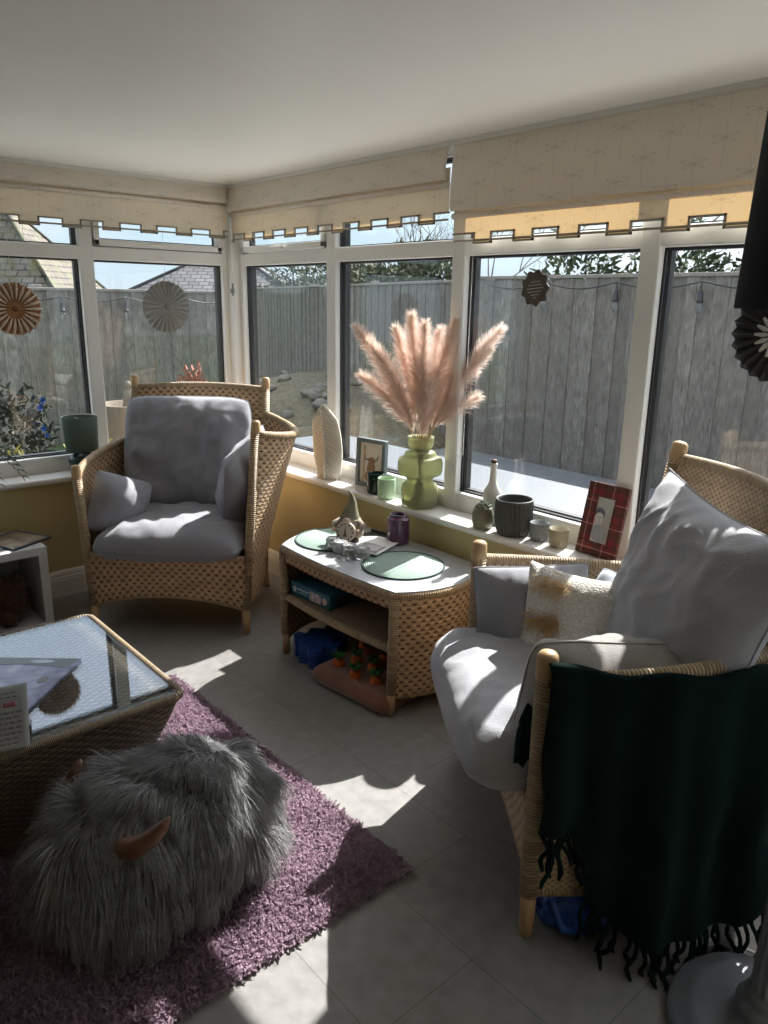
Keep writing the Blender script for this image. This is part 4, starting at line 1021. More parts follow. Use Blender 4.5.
def pampas():
    t = NT('pampas_plume'); v = t.coord(); f = t.noise(v, 30, 3); c = t.ramp(f, (.3, (.80, .65, .56)), (.7, (.96, .85, .77)))
    t.set(c, .9); tl = t.n('BsdfTranslucent'); t.l(c, tl.inputs[0]); mx = t.n('MixShader'); mx.inputs[0].default_value = .4; t.l(t.b.outputs[0], mx.inputs[1]); t.l(tl.outputs[0], mx.inputs[2]); t.l(mx.outputs[0], t.o.inputs[0])
    stemm = simple('dry_stem', (.50, .38, .24), .7); B = np.array([1.66, -.090, SZ])
    # tip offsets from the vase mouth in the picture plane (a = along the view's right, b = up), plus depth
    rt = np.array([.66, .75, 0]); fw = np.array([-.75, .66, 0])
    rows = [(-.285, .555, .04, .30, 'leftmost pampas plume, leaning far left'), (-.215, .47, -.03, .30, 'pampas plume leaning left below the leftmost'), (-.262, .315, .02, .20, 'lowest left pampas plume, below the others'),
            (-.115, .555, .06, .30, 'pampas plume left of the tallest one'), (-.055, .625, .00, .32, 'tallest pampas plume, upright near the middle'), (.002, .585, -.05, .30, 'pampas plume just right of the tallest'),
            (.075, .55, .08, .28, 'darker pampas plume at the back, middle right'), (.130, .595, -.02, .34, 'broad pampas plume right of centre'), (.185, .50, .04, .28, 'pampas plume between the broad one and the right-hand pair'),
            (.325, .565, .00, .30, 'rightmost pampas plume, leaning to the right'), (.270, .455, -.04, .26, 'pampas plume under the rightmost'), (.225, .34, .02, .22, 'short pampas plume on the right, below the pair'),
            (.235, .225, -.03, .15, 'lowest right thin pampas plume, almost level'), (.03, .30, -.06, .20, 'short pampas plume in the middle at the front')]
    for i, (a, b, dp, ln, lab) in enumerate(rows):
        T = thing('pampas_plume', lab, 'dried grass', tuple(B+np.array([0, 0, .02])), 0, 'pampas plumes in the green vase')
        top = rt*a+fw*dp+np.array([0, 0, .315+b*.82-.03]); mouth = (rt*a+fw*dp)*.10+np.array([0, 0, .275]); foot = -(rt*a+fw*dp)*.10
        foot[2] = .0
        ss = np.linspace(0, 1, 26); pts = []
        for s in ss:
            m = mouth+(top-mouth)*s; sagv = np.array([0, 0, .05*s*(1-s)])
            pts.append(m+sagv+rt*a*(-.10*math.sin(PI*s)))
        full = np.vstack([foot[None], (foot*.5+mouth*.5)[None], np.array(pts)])
        mk('stem', *tube(full, np.linspace(.0024, .0010, len(full)), 6)[:2], stemm, T)
        r = np.random.default_rng(100+i); L = np.linalg.norm(top-mouth); s0 = max(.04, 1-ln*1.35/L); n = int(2700*ln/.3)
        s = s0+(1-s0)*r.uniform(0, 1, n)**.9; P = np.array([[np.interp(q, ss, np.array(pts)[:, k]) for k in range(3)] for q in s])
        ax = (top-mouth)/L; rad = r.normal(size=(n, 3)); rad -= np.outer(rad@ax, ax); rad /= np.linalg.norm(rad, axis=1, keepdims=True)
        k = (s-s0)/(1-s0); wd = np.sin(PI*np.clip(k*.86+.10, 0, 1))**.7
        D = ax*1.0+rad*(.42+.60*wd)[:, None]+r.normal(size=(n, 3))*.12
        V, F = ribbons(P, D, r.uniform(.035, .080, n)*(.35+.65*wd), .0017, 4, np.array([0, 0, -.35])+ax*.25, .10, r, .35)
        mk_fast('plume', V, F, t.m, T)
pampas()
def bottle():
    T = thing('bottle', 'slim white bottle with dark top behind the succulent pot', 'bottle', (2.035, -.040, SZ))
    prof = [(.030, 0), (.036, .004), (.038, .02), (.038, .120), (.034, .140), (.022, .160), (.0155, .175), (.0135, .20), (.0130, .238), (.0155, .240), (.0155, .250), (.0125, .252)]
    mk('body', *lathe(prof, 32)[:2], simple('white_bottle_paint', (.72, .68, .61), .45, .06, 20), T)
    mk('stopper', *lathe([(.012, .250), (.0125, .262), (.010, .266), (.0, .267)], 20)[:2], simple('brown_stopper', (.12, .06, .035), .7), T)
    tw = [tube([(0.0, -.0385, .055), (-.006, -.0395, .070), (-.012, -.040, .082)], .0012, 5), tube([(0, -.0385, .05), (.004, -.0395, .07), (.003, -.0395, .09)], .0012, 5), tube([(-.012, -.0385, .052), (.012, -.0385, .052)], .0016, 5)]
    mk('motif', *join(tw)[:2], simple('brown_motif', (.20, .13, .09), .7), T)
bottle()
def succulent():
    T = thing('succulent_pot', 'small olive pot with a grey-green succulent, left of the ribbed pot', 'plant', (2.058, -.118, SZ))
    mk('pot', *lathe([(.030, 0), (.038, .004), (.044, .03), (.044, .055), (.038, .078), (.036, .088), (.033, .088), (.034, .075), (.001, .072)], 36, True, False)[:2], simple('olive_ceramic', (.17, .165, .11), .45, .08), T)
    mk('soil', *lathe([(.034, .070), (.033, .080), (.0, .082)], 20)[:2], bed, T)
    P = []; r = random.Random(4)
    for ring, (n, tilt, L) in enumerate(((9, 1.15, .040), (8, .75, .038), (6, .35, .032))):
        for k in range(n):
            a = 2*PI*k/n+ring*.4; d = np.array([math.cos(a)*math.sin(tilt), math.sin(a)*math.sin(tilt), math.cos(tilt)]); b = np.array([0, 0, .080])
            P.append(tube([b, b+d*L*.35, b+d*L*.75, b+d*L], [.003, .0075, .0065, .0008], 6))
    mk('leaves', *join(P)[:2], simple('succulent_leaf', (.24, .28, .20), .5, .25, 40), T)
succulent()
def ribbed_pot():
    T = thing('plant_pot', 'dark charcoal pot with slanting ribs, empty, on the sill', 'pot', (2.187, -.085, SZ))
    def fn(u, v):
        a = 2*PI*u; z = .140*v; r = .058+.014*min(1, v*2.2)**.7; r += .0028*math.sin(26*a+v*3.5) if .08 < v < .93 else .001
        return (r*math.cos(a), r*math.sin(a), z)
    V, F = grid(fn, 208, 20, True); dm = simple('charcoal_ceramic', (.055, .058, .052), .5, .1, 15)
    mk('body', V, F, dm, T)
    mk('rim', *lathe([(.073, .138), (.0735, .142), (.071, .1435), (.066, .142), (.064, .130), (.052, .02), (.001, .018)], 48, False, False)[:2], dm, T)
    mk('base', *lathe([(.057, 0), (.0585, .006), (.0, .006)], 40)[:2], dm, T)
ribbed_pot()
def tealight(label, x, y, c, rough):
    T = thing('tealight_glass', label, 'candle holder', (x, y, SZ), 0, 'glass tealight holders')
    def fn(u, v):
        a = 2*PI*u; z = .070*v; r = .031+.006*v**.5+.0012*math.sin(a*18)*math.sin(v*PI*6); return (r*math.cos(a), r*math.sin(a), z)
    V, F = grid(fn, 72, 24, True); V2, F2, _ = lathe([(.036, .070), (.034, .070), (.030, .008), (.001, .006)], 40, False, False); V3, F3, _ = lathe([(.031, .0), (.0, .0)], 40, False, False)
    g = NT('tealight_glass_'+label.split()[0]); g.set(c, rough); g.b.inputs['Transmission Weight'].default_value = .6; g.b.inputs['IOR'].default_value = 1.3
    mk('glass', *join([(V, F), (V2, F2), (V3, F3)])[:2], g.m, T)
    mk('tealight', *lathe([(.018, .009), (.019, .010), (.019, .024), (.017, .025), (.0, .024)], 24)[:2], simple('tealight_wax', (.80, .76, .66), .5), T)
tealight('grey patterned glass tealight holder beside the ribbed pot', 2.302, -.070, (.50, .54, .55), .2)
tealight('amber patterned glass tealight holder nearest the tartan frame', 2.398, -.078, (.78, .70, .50), .2)
def tartan():
    t = NT('tartan_cloth'); uv = t.n('UVMap'); sp = t.n('SeparateXYZ'); t.l(uv.outputs[0], sp.inputs[0]); c = (.20, .022, .028)
    def band(s, per, ph, w): return t.math('LESS_THAN', t.math('ABSOLUTE', t.math('SUBTRACT', t.math('FRACT', t.math('ADD', t.math('DIVIDE', s, per), ph)), .5)), w)
    for k in (0, 1): c = t.mix(t.math('MULTIPLY', band(sp.outputs[k], .085, .48, .20), .55), c, (.05, .035, .022))
    for k in (0, 1): c = t.mix(t.math('MULTIPLY', band(sp.outputs[k], .085, .0, .03), .7), c, (.03, .03, .02))
    for k in (0, 1): c = t.mix(t.math('MULTIPLY', band(sp.outputs[k], .085, .20, .014), .55), c, (.60, .52, .42))
    t.set(c, .9); t.bump(t.noise(t.coord(), 500, 2), .3, .002)
    T, R = picture_frame('red tartan picture frame with a portrait, leaning against the window', (2.552, -.068, SZ+.001), .170, .262, .050, .016, math.radians(-4), math.radians(12), t.m)
    pc = mk('picture', *xf(box(-.036, .036, -.004, .002, .049, .213), R)[:2], simple('grey_print', (.52, .52, .50), .4, .06, 30), T, smooth=False)
    mk('portrait', *join([flat(blob(.0, .085, .028, .034, sd=5), -.0052, -.0042), flat(blob(.002, .110, .009, .018, sd=6), -.0054, -.0042)])[:2], simple('print_grey_mid', (.30, .32, .36), .5, .1, 60), pc, smooth=False)
    mk('face_print', *flat(blob(.003, .142, .0155, .022, j=.03, sd=7), -.0058, -.0042)[:2], simple('print_grey_light', (.56, .55, .53), .5, .08, 80), pc, smooth=False)
    mk('hair_print', *flat([(-.015, .150), (-.017, .166), (-.006, .180), (.012, .180), (.022, .168), (.021, .146), (.017, .158), (.004, .164), (-.010, .158)], -.0064, -.0042)[:2], simple('print_grey_dark', (.10, .11, .15), .5, .1, 60), pc, smooth=False)
    fe = [flat(blob(x, z, a, b, 8, .02, 3), -.0066, -.0056) for x, z, a, b in ((-.003, .145, .0028, .0012), (.009, .145, .0028, .0012), (.003, .131, .0045, .0013), (.003, .138, .0012, .0026))]
    mk('features_print', *join(fe)[:2], simple('print_grey_deep', (.15, .15, .17), .5), pc, smooth=False)
tartan()

# ------------------------------------------------------------------ left-hand sill
def small_lamp():
    T = thing('table_lamp', 'small dark green lamp on the left sill beside the armchair', 'lamp', (.088, -.985, SZ))
    gm = simple('green_glaze', (.022, .055, .045), .22, .15, 15)
    mk('base', *lathe([(.045, 0), (.050, .006), (.052, .016), (.066, .040), (.072, .062), (.066, .080), (.045, .095), (.030, .100), (.026, .112), (.016, .116), (.014, .15), (.0, .15)], 40)[:2], gm, T)
    t = NT('green_lamp_cloth'); t.set(t.ramp(t.noise(t.coord(), 6, 3), (.3, (.11, .155, .125)), (.7, (.15, .20, .165))), .85); t.bump(t.noise(t.coord(), 400, 2), .3, .002)
    tl = t.n('BsdfTranslucent'); tl.inputs[0].default_value = (.14, .20, .12, 1); mx = t.n('MixShader'); mx.inputs[0].default_value = .25
    t.l(t.b.outputs[0], mx.inputs[1]); t.l(tl.outputs[0], mx.inputs[2]); t.l(mx.outputs[0], t.o.inputs[0])
    mk('lamp_shade', *lathe([(.078, .112), (.079, .113), (.086, .285), (.085, .286), (.0835, .285), (.0765, .114), (.078, .112)], 48, False, False)[:2], t.m, T)
    mk('shade_ring', *join([tube([(.084*math.cos(a), .084*math.sin(a), .284) for a in np.linspace(0, 2*PI, 36, endpoint=False)], .002, 6, closed=True), tube([(-.084, 0, .27), (.084, 0, .27)], .0016, 6), tube([(0, 0, .15), (0, 0, .27)], .006, 8)])[:2], M['white_paint'], T)
small_lamp()
def palm():
    T = thing('potted_palm', 'palm fronds of a pot plant at the left picture edge', 'plant', (.10, -1.56, SZ))
    mk('pot', *lathe([(.045, 0), (.060, .09), (.064, .10), (.058, .10), (.055, .085), (.0, .085)], 28)[:2], simple('grey_pot', (.30, .30, .30), .5), T)
    r = random.Random(9); gm = simple('palm_leaf', (.035, .075, .035), .5, .3, 30)
    for k in range(11):
        a = 2*PI*k/11+.3; L = r.uniform(.24, .36); P = []; pts = []
        for s in np.linspace(0, 1, 14):
            x = math.cos(a)*L*s; y = math.sin(a)*L*s; pts.append(np.array([x, y, .09+.15*math.sin(PI*s*.62)-.17*s*s]))
        P.append(tube(pts, np.linspace(.0025, .0008, 14), 5))
        for i in range(3, 14):
            for sd in (-1, 1):
                d = np.array([math.cos(a+sd*.8), math.sin(a+sd*.8), -.25]); b = pts[i]; l2 = .075*(1-abs(i/13-.5))
                P.append(tube([b, b+d*l2*.5, b+d*l2+np.array([0, 0, -.01])], [.0012, .0032, .0004], 4))
        mk('frond', *join(P)[:2], gm, T)
palm()

# ------------------------------------------------------------------ hanging window decorations
def rosette(label, c, R, n, m, side, depth=.018, feather=None, string_top=2.06):
    """pleated paper fan disc hanging flat in front of a window"""
    T = thing('paper_rosette', label, 'hanging decoration', c, 0 if side == 'right' else PI/2, 'paper rosettes in the windows')
    P = []; V, F = [(0, -.004, 0)], []; N = 2*n
    for ring, rr in enumerate((.12, .55, 1.0)):
        for k in range(N):
            a = 2*PI*k/N; q = R*rr*(1 if (k % 2 == 0 or rr < 1) else .965); y = (-depth if k % 2 == 0 else depth)*.5*(rr if rr < 1 else 1)-.004
            V.append((q*math.cos(a), y, q*math.sin(a)))
    for k in range(N): F.append((0, 1+k, 1+(k+1) % N))
    for ring in range(2):
        o = 1+ring*N
        for k in range(N): F.append((o+k, o+N+k, o+N+(k+1) % N, o+(k+1) % N))
    d = mk('pleated_disc', V, F, m[0], T, smooth=False); md = d.modifiers.new('thickness', 'SOLIDIFY'); md.thickness = .0012
    mk('hub', *xf(lathe([(R*.11, -.006), (R*.11, .006), (R*.05, .010), (.0, .010)], 20), Matrix.Rotation(PI/2, 4, 'X'))[:2], m[1], T)
    if feather: feather(T)
    mk('thread', *tube([(0, 0, R*.9), (0, 0, string_top-c[2])], .0008, 4)[:2], M['white_paint'], T)
    return T
gm_ = (simple('grey_paper', (.30, .30, .285), .7), simple('grey_hub', (.16, .16, .15), .6))
rosette('grey pleated paper rosette in the left window', (.026, -.445, 1.452), .136, 26, gm_, 'left')
def petals_o(T):
    P = []
    for k in range(22):
        a = 2*PI*k/22; d = np.array([math.cos(a), 0, math.sin(a)]); P.append(tube([d*.045, d*.085, d*.125], [.003, .0085, .004], 6))
    mk('petals', *[moved(join(P), 0, -.014, 0)[q] for q in (0, 1)], simple('pale_paper_petals', (.62, .50, .40), .7), T)
rosette('orange-brown paper rosette in the left window at the picture edge', (.026, -1.218, 1.438), .122, 24, (simple('terracotta_paper', (.42, .22, .11), .7), simple('rust_hub', (.20, .085, .04), .6)), 'left', feather=petals_o)
def petals_b(T):
    P = []
    for k in range(16):
        a = 2*PI*k/16; d = np.array([math.cos(a), 0, math.sin(a)]); P.append(tube([d*.02, d*.042+np.array([0, -.004, 0]), d*.066], [.002, .008, .004], 6))
    mk('petals', *[moved(join(P), 0, -.018, 0)[q] for q in (0, 1)], simple('grey_paper_petals', (.40, .39, .36), .7), T)
rosette('black pleated paper rosette with grey petals, below the lampshade', (3.062, -.032, 1.424), .138, 24, (simple('black_paper', (.018, .018, .020), .7), simple('black_hub', (.02, .02, .02), .6)), 'right', feather=petals_b)
def plaque():
    T = thing('hanging_plaque', 'dark brown scalloped plaque hanging in the right-hand window', 'sign', (2.163, -.014, 1.555))
    pol = []
    for k in range(72):
        a = 2*PI*k/72; r = .060*(1+.09*math.cos(a*9)); pol.append((r*math.cos(a)*.98, r*math.sin(a)*1.02))
    V, F, _ = prism(pol, 0, 1); b = mk('board', np.stack([V[:, 0], -.003+.006*V[:, 2], V[:, 1]], 1), F, wood('brown_plaque_wood', (.085, .065, .05), .7), T, smooth=False)
    P = []; r = random.Random(3)   # the hand-lettered lines, too small to read
    for z, w in ((.022, .040), (.011, .060), (-.001, .070), (-.013, .062), (-.024, .036), (-.034, .014)):
        x = -w/2
        while x < w/2: l = r.uniform(.0025, .006); P.append(box(x, x+l, -.0042, -.0028, z-.002+x*.10, z+.0022+x*.10)); x += l+r.uniform(.0015, .003)
    mk('lettering', *join(P)[:2], simple('white_lettering', (.42, .40, .36), .7), T, smooth=False)
    mk('cord', *tube([(-.02, 0, .05), (0, .002, .12), (.02, 0, .05)], .0009, 4)[:2], M['white_paint'], T)
plaque()
def crystals():
    T = thing('crystal_mobile', 'blue glass crystal mobile hanging in the left window', 'hanging decoration', (.030, -1.145, 1.20))
    gm = solid_glass('blue_crystal', (.10, .22, .75), .05, .6)
    mk('thread', *tube([(0, 0, .85), (0, 0, -.42)], .0007, 4)[:2], M['white_paint'], T)
    for z, y, r in ((-.20, .008, .020), (-.235, -.006, .022), (-.34, .0, .019), (-.375, .012, .016)):
        mk('crystal', *moved((lathe([(0.0005, -r), (r*.8, -r*.3), (r*.8, r*.3), (.0005, r)], 7)), 0, y, z)[:2], gm, T, smooth=False)
    mk('disc', *xf(lathe([(.026, -.002), (.026, .002), (0, .002)], 24), Matrix.Translation((0, -.05, -.26))@Matrix.Rotation(PI/2, 4, 'Y'))[:2], simple('pewter_disc', (.35, .35, .36), .4), T)
crystals()

# ------------------------------------------------------------------ on the side table (top at z = .497)
TZ = .4972
def placemat(label, x, y, z):
    T = thing('placemat', label, 'placemat', (x, y, z), 0, 'round green placemats')
    t = NT('mint_ribbed_cloth'); v = t.coord(); wv = t.n('TexWave', wave_type='RINGS', rings_direction='Z'); wv.inputs['Scale'].default_value = 42; wv.inputs['Distortion'].default_value = .6; t.l(v, wv.inputs['Vector'])
    t.set(t.ramp(wv.outputs['Fac'], (.2, (.26, .37, .31)), (.8, (.38, .48, .42))), .9); t.bump(wv.outputs['Fac'], .6, .003)
    mk('mat', *lathe([(.160, 0), (.162, .002), (.160, .004), (.0, .0045)], 72)[:2], t.m, T)
    P = [tube([(.163*math.cos(a+.022*math.sin(q)), .163*math.sin(a+.022*math.sin(q)), .003+.003*math.cos(q)) for q in np.linspace(0, 2*PI, 7)], .0018, 4) for a in np.linspace(0, 2*PI, 90, endpoint=False)]
    mk('edging', *join([tube([(.162*math.cos(a), .162*math.sin(a), .0032) for a in np.linspace(0, 2*PI, 80, endpoint=False)], .0038, 6, closed=True)]+P)[:2], simple('dark_green_edging', (.03, .06, .05), .8), T)
placemat('mint round placemat at the left end of the side table', 1.488, -.438, TZ)
placemat('mint round placemat at the right end of the side table, half shaded', 1.925, -.425, TZ)
def gnome():
    T = thing('gnome_clock', 'garden gnome ornament holding a round clock face', 'ornament', (1.560, -.400, TZ+.0045), math.radians(32))
    cl = simple('gnome_grey_cloth', (.34, .29, .22), .85, .25, 30); hat = simple('gnome_olive_hat', (.20, .19, .12), .85, .25, 30); dk = simple('gnome_dark_boots', (.035, .03, .028), .7)
    mk('body', *lathe([(.050, .02), (.058, .035), (.056, .065), (.046, .095), (.034, .110), (.0, .112)], 30)[:2], cl, T)
    pts = [(0, .0, .095), (0, .0, .115), (.003, .004, .145), (.008, .008, .175), (.004, .010, .200), (-.008, .008, .222)]
    mk('hat', *tube(pts, [.044, .040, .028, .017, .009, .002], 20)[:2], hat, T)
    mk('hat_brim', *moved(lathe([(.042, 0), (.048, .004), (.044, .012), (.038, .014)], 28, False, False), 0, 0, .092)[:2], cl, T)
    for s in (-1, 1):
        mk('arm', *tube([(s*.036, -.005, .095), (s*.062, -.020, .080), (s*.058, -.048, .065)], [.014, .016, .010], 12)[:2], cl, T)
        mk('hand', *moved(lathe([(.001, -.010), (.009, -.005), (.010, .002), (.006, .009), (.001, .011)], 12), s*.054, -.054, .062)[:2], simple('gnome_skin', (.55, .38, .28), .7), T)
        b = tube([(s*.024, .0, .018), (s*.030, -.035, .016), (s*.034, -.060, .016)], [.017, .019, .012], 12); mk('boot', *b[:2], dk, T)
    mk('beard', *tube([(0, -.034, .108), (0, -.044, .095), (0, -.046, .08)], [.016, .020, .010], 14)[:2], simple('gnome_pink_scarf', (.60, .46, .40), .8), T)
    mk('nose', *moved(lathe([(.001, -.008), (.008, -.002), (.008, .002), (.001, .008)], 12), 0, -.052, .108)[:2], simple('gnome_nose', (.58, .38, .28), .7), T)
    RX = Matrix.Translation((0, -.056, .058))@Matrix.Rotation(PI/2-.15, 4, 'X')
    cf = mk('clock_face', *xf(lathe([(.041, -.006), (.044, -.004), (.044, .004), (.040, .007), (.0, .007)], 36), RX)[:2], simple('clock_face_cream', (.58, .50, .42), .6), T)
    nm = [moved(lathe([(.0035, .006), (.0035, .009), (.0, .0092)], 8), .033*math.cos(a), .033*math.sin(a), 0) for a in np.linspace(0, 2*PI, 12, endpoint=False)]
    mk('hour_mark', *xf(join(nm), RX)[:2], dk, cf)
    mk('hands', *xf(join([prism([(-.006, -.016), (.006, -.016), (.002, .012), (0, .022), (-.002, .012)], .007, .0095), prism([(-.008, -.020), (.008, -.020), (.008, -.012), (-.008, -.012)], .007, .009)]), RX)[:2], simple('clock_hands_brown', (.16, .09, .05), .6), cf, smooth=False)
gnome()
def purple_jar():
    T = thing('purple_jar', 'studded purple glass jar at the back of the side table', 'jar', (1.695, -.245, TZ))
    t = NT('purple_studded_glass'); t.set((.085, .025, .075), .22); t.b.inputs['Coat Weight'].default_value = .5
    def fn(u, v):
        a = 2*PI*u; z = .118*v; r = .048*(1-.5*max(0, v-.93)/.07*.35)*(1-.25*max(0, .05-v)/.05)
        r += .0018*max(0, math.sin(a*24))*max(0, math.sin(v*PI*13)); return (r*math.cos(a), r*math.sin(a), z)
    V, F = grid(fn, 144, 78, True); mk('body', V, F, t.m, T)
    mk('neck', *lathe([(.040, .117), (.036, .122), (.037, .130), (.033, .131), (.031, .12), (.030, .02), (.0, .018)], 36, False, False)[:2], t.m, T)
    mk('base', *lathe([(.036, .0), (.036, .001), (0, .001)], 30)[:2], t.m, T)
purple_jar()
cg = solid_glass('clear_crystal', (.92, .95, .97), .05, .7, 1.3)
def crystal_block(label, x, y, a):
    T = thing('crystal_tealight', label, 'candle holder', (x, y, TZ+.0048), a, 'cut glass tealight blocks')
    w = .029; prof = [(w*.82, 0), (w, .006), (w, .020), (w*.88, .030), (w, .040), (w*.9, .046), (w*.62, .046), (w*.58, .034), (.001, .034)]
    mk('block', *xf(lathe(prof, 8, True, False), Matrix.Diagonal((1.1, 1.1, 1, 1)))[:2], cg, T, smooth=False)
    mk('candle', *lathe([(w*.52, .0345), (w*.54, .036), (w*.52, .043), (0, .0425)], 20)[:2], simple('tealight_white', (.8, .79, .76), .4), T)
for i, (lab, x, y) in enumerate((('cut glass tealight block nearest the gnome', 1.590, -.515), ('second cut glass tealight block from the gnome', 1.648, -.522), ('third cut glass tealight block, at the edge of the magazine', 1.708, -.520), ('fourth cut glass tealight block, touching the right placemat', 1.762, -.500))):
    crystal_block(lab, x, y, .3+i*.7)
T = thing('magazine', 'small open white leaflet with a grey picture on the side table', 'magazine', (1.672, -.388, TZ+.005), math.radians(20))
mk('pages', *slab(lambda u, v: (-.095+.19*u, -.10+.20*v, .004+.012*math.sin(PI*u)**2*v+.006*u*u), 16, 12, .003)[:2], simple('white_paper', (.76, .74, .72), .6, .03), T)
mk('picture', *slab(lambda u, v: (-.02+.10*u, -.085+.09*v, .0072+.012*math.sin(PI*(.395+.526*u))**2*(.075+.45*v)+.006*(.395+.526*u)**2), 10, 8, .0012)[:2], simple('grey_photo', (.30, .28, .28), .5, .6, 25), T)
T = thing('phone_tray', 'thin black tray behind the gnome', 'tray', (1.600, -.268, TZ), math.radians(10))
mk('tray', *join([box(-.085, .085, -.05, .05, 0, .006, .003), box(-.085, .085, .044, .05, .004, .018, .002), box(-.085, .085, -.05, -.044, .004, .014, .002)])[:2], M['gasket'], T, smooth=False)

# on the shelf and the floor under the side table
def puzzle_box():
    T = thing('game_box', 'dark teal boxed game on the side table shelf', 'box', (1.555, -.505, .2735), math.radians(3))
    tm = simple('teal_card', (.018, .12, .175), .45, .12, 10); w, d, h = .25, .22, .062
    mk('box', *box(-w/2, w/2, -d/2, d/2, 0, h, .003)[:2], tm, T, smooth=False)
    lid = mk('lid', *box(-w/2-.002, w/2+.002, -d/2-.002, d/2+.002, .004, h+.003, .003)[:2], tm, T, smooth=False); y = -d/2-.0035
    mk('picture_panel', *box(.0, .075, y, y+.002, .012, .052)[:2], simple('multicolour_print', (.46, .42, .42), .5, .7, 70), lid, smooth=False)
    st = [(-.100+.016*math.cos(PI/2+2*PI*k/10)*(1 if k % 2 == 0 else .5), .034+.018*math.sin(PI/2+2*PI*k/10)*(1 if k % 2 == 0 else .5)) for k in range(10)]
    V, F, _ = prism(st, 0, 1); mk('star', np.stack([V[:, 0], y+.002*V[:, 2], V[:, 1]], 1), F, simple('white_print', (.60, .62, .64), .5), lid, smooth=False)
    P = []; r = random.Random(8)
    for z, a, b, hh in ((.036, -.078, -.012, .008), (.024, -.074, -.020, .004)):
        x = a
        while x < b: l = r.uniform(.004, .009); P.append(box(x, x+l, y, y+.002, z, z+hh)); x += l+.002
    mk('lettering', *join(P)[:2], simple('pale_blue_print', (.40, .52, .60), .5), lid, smooth=False)
    V, F, _ = prism(blob(.097, .032, .014, .016, 20, 0), 0, 1); mk('badge', np.stack([V[:, 0], y+.002*V[:, 2], V[:, 1]], 1), F, simple('peach_print', (.62, .45, .36), .5), lid, smooth=False)
    mk('side_print', *box(w/2+.001, w/2+.0032, -.07, .06, .014, .050)[:2], simple('dark_print', (.06, .05, .05), .5, .8, 60), lid, smooth=False)
puzzle_box()
def jigsaw_box():
    T = thing('puzzle_piece_box', 'blue box shaped like a jigsaw piece under the side table', 'toy', (1.560, -.545, 0), math.radians(35))
    s = .085; pts = []
    def side(a, b, kind):
        a = np.array(a); b = np.array(b); d = b-a; nn = np.array([d[1], -d[0]])/np.linalg.norm(d); out = [a]
        if kind:
            for t, h in ((.36, 0), (.36, .18), (.30, .34), (.38, .50), (.5, .56), (.62, .50), (.70, .34), (.64, .18), (.64, 0)): out.append(a+d*t+nn*h*kind*.085)
        return out
    c = [(-s, -s), (s, -s), (s, s), (-s, s)]
    for k, kd in enumerate((1, -1, 1, 1)): pts += side(c[k], c[(k+1) % 4], kd)
    V, F, U = prism(pts, 0, .088); o = mk('box', V, F, simple('royal_blue_card', (.015, .06, .27), .4, .1, 12), T, smooth=False)
    md = o.modifiers.new('bevel', 'BEVEL'); md.width = .004; md.segments = 2
    V, F, U = prism([(x*1.02, y*1.02) for x, y in pts], .060, .0915); mk('lid', V, F, simple('royal_blue_lid', (.018, .075, .32), .38, .1, 12), T, smooth=False)
jigsaw_box()
plush = fabric('brown_plush', (.22, .085, .05), 300, .3, .5, .6)
V, F, _ = box(-.205, .205, -.245, .245, 0, .075, .034, 5)
o = mk('toy_garden_bed', V, F, plush, loc=(1.885, -.462, 0), rot=(0, 0, math.radians(6))); tag(o, 'brown plush garden-bed cushion under the side table, planted with toy carrots', 'toy')
cm = simple('carrot_felt', (.52, .105, .02), .8, .15, 40); lm = simple('carrot_leaf_felt', (.035, .15, .03), .85, .2, 40)
cl_ = ['toy carrot at the front left of the brown plush bed', 'toy carrot behind the front one, second row', 'toy carrot in the middle of the front edge', 'toy carrot just behind the second row', 'toy carrot by the table leg, second from the front',
       'toy carrot right beside the front table leg', 'toy carrot near the blue box, farther back', 'toy carrot in the back row by the shelf shadow', 'toy carrot farthest back on the plush bed']
for i, (x, y) in enumerate([(1.775, -.628), (1.800, -.555), (1.895, -.640), (1.775, -.470), (1.895, -.545), (1.985, -.610), (1.715, -.445), (1.72, -.355), (1.86, -.455)]):
    T = thing('toy_carrot', cl_[i], 'toy', (x, y, .068), i*.9, 'toy carrots in the plush bed')
    mk('root', *lathe([(.012, -.01), (.022, .0), (.025, .012), (.022, .026), (.012, .034), (.0, .036)], 18)[:2], cm, T)
    P = []; r = random.Random(i)
    for k in range(9):
        a = 2*PI*k/9+r.uniform(-.2, .2); L = r.uniform(.030, .046); d = np.array([math.cos(a)*.75, math.sin(a)*.75, .8]); P.append(tube([(0, 0, .033), np.array([0, 0, .033])+d*L*.5, np.array([0, 0, .030])+d*L], [.004, .0075, .002], 6))
    mk('leaf_top', *join(P)[:2], lm, T)
T = thing('wire_stand', 'small black wire stand on the floor behind the plush bed', 'stand', (1.47, -.26, 0))
mk('frame', *join([tube([(-.05, -.03, 0), (-.05, -.03, .08), (.05, -.03, .08), (.05, -.03, 0)], .004, 6), tube([(-.05, .03, 0), (-.05, .03, .08), (.05, .03, .08), (.05, .03, 0)], .004, 6), box(-.055, .055, -.035, .035, .075, .088, .003)])[:2], M['gasket'], T)

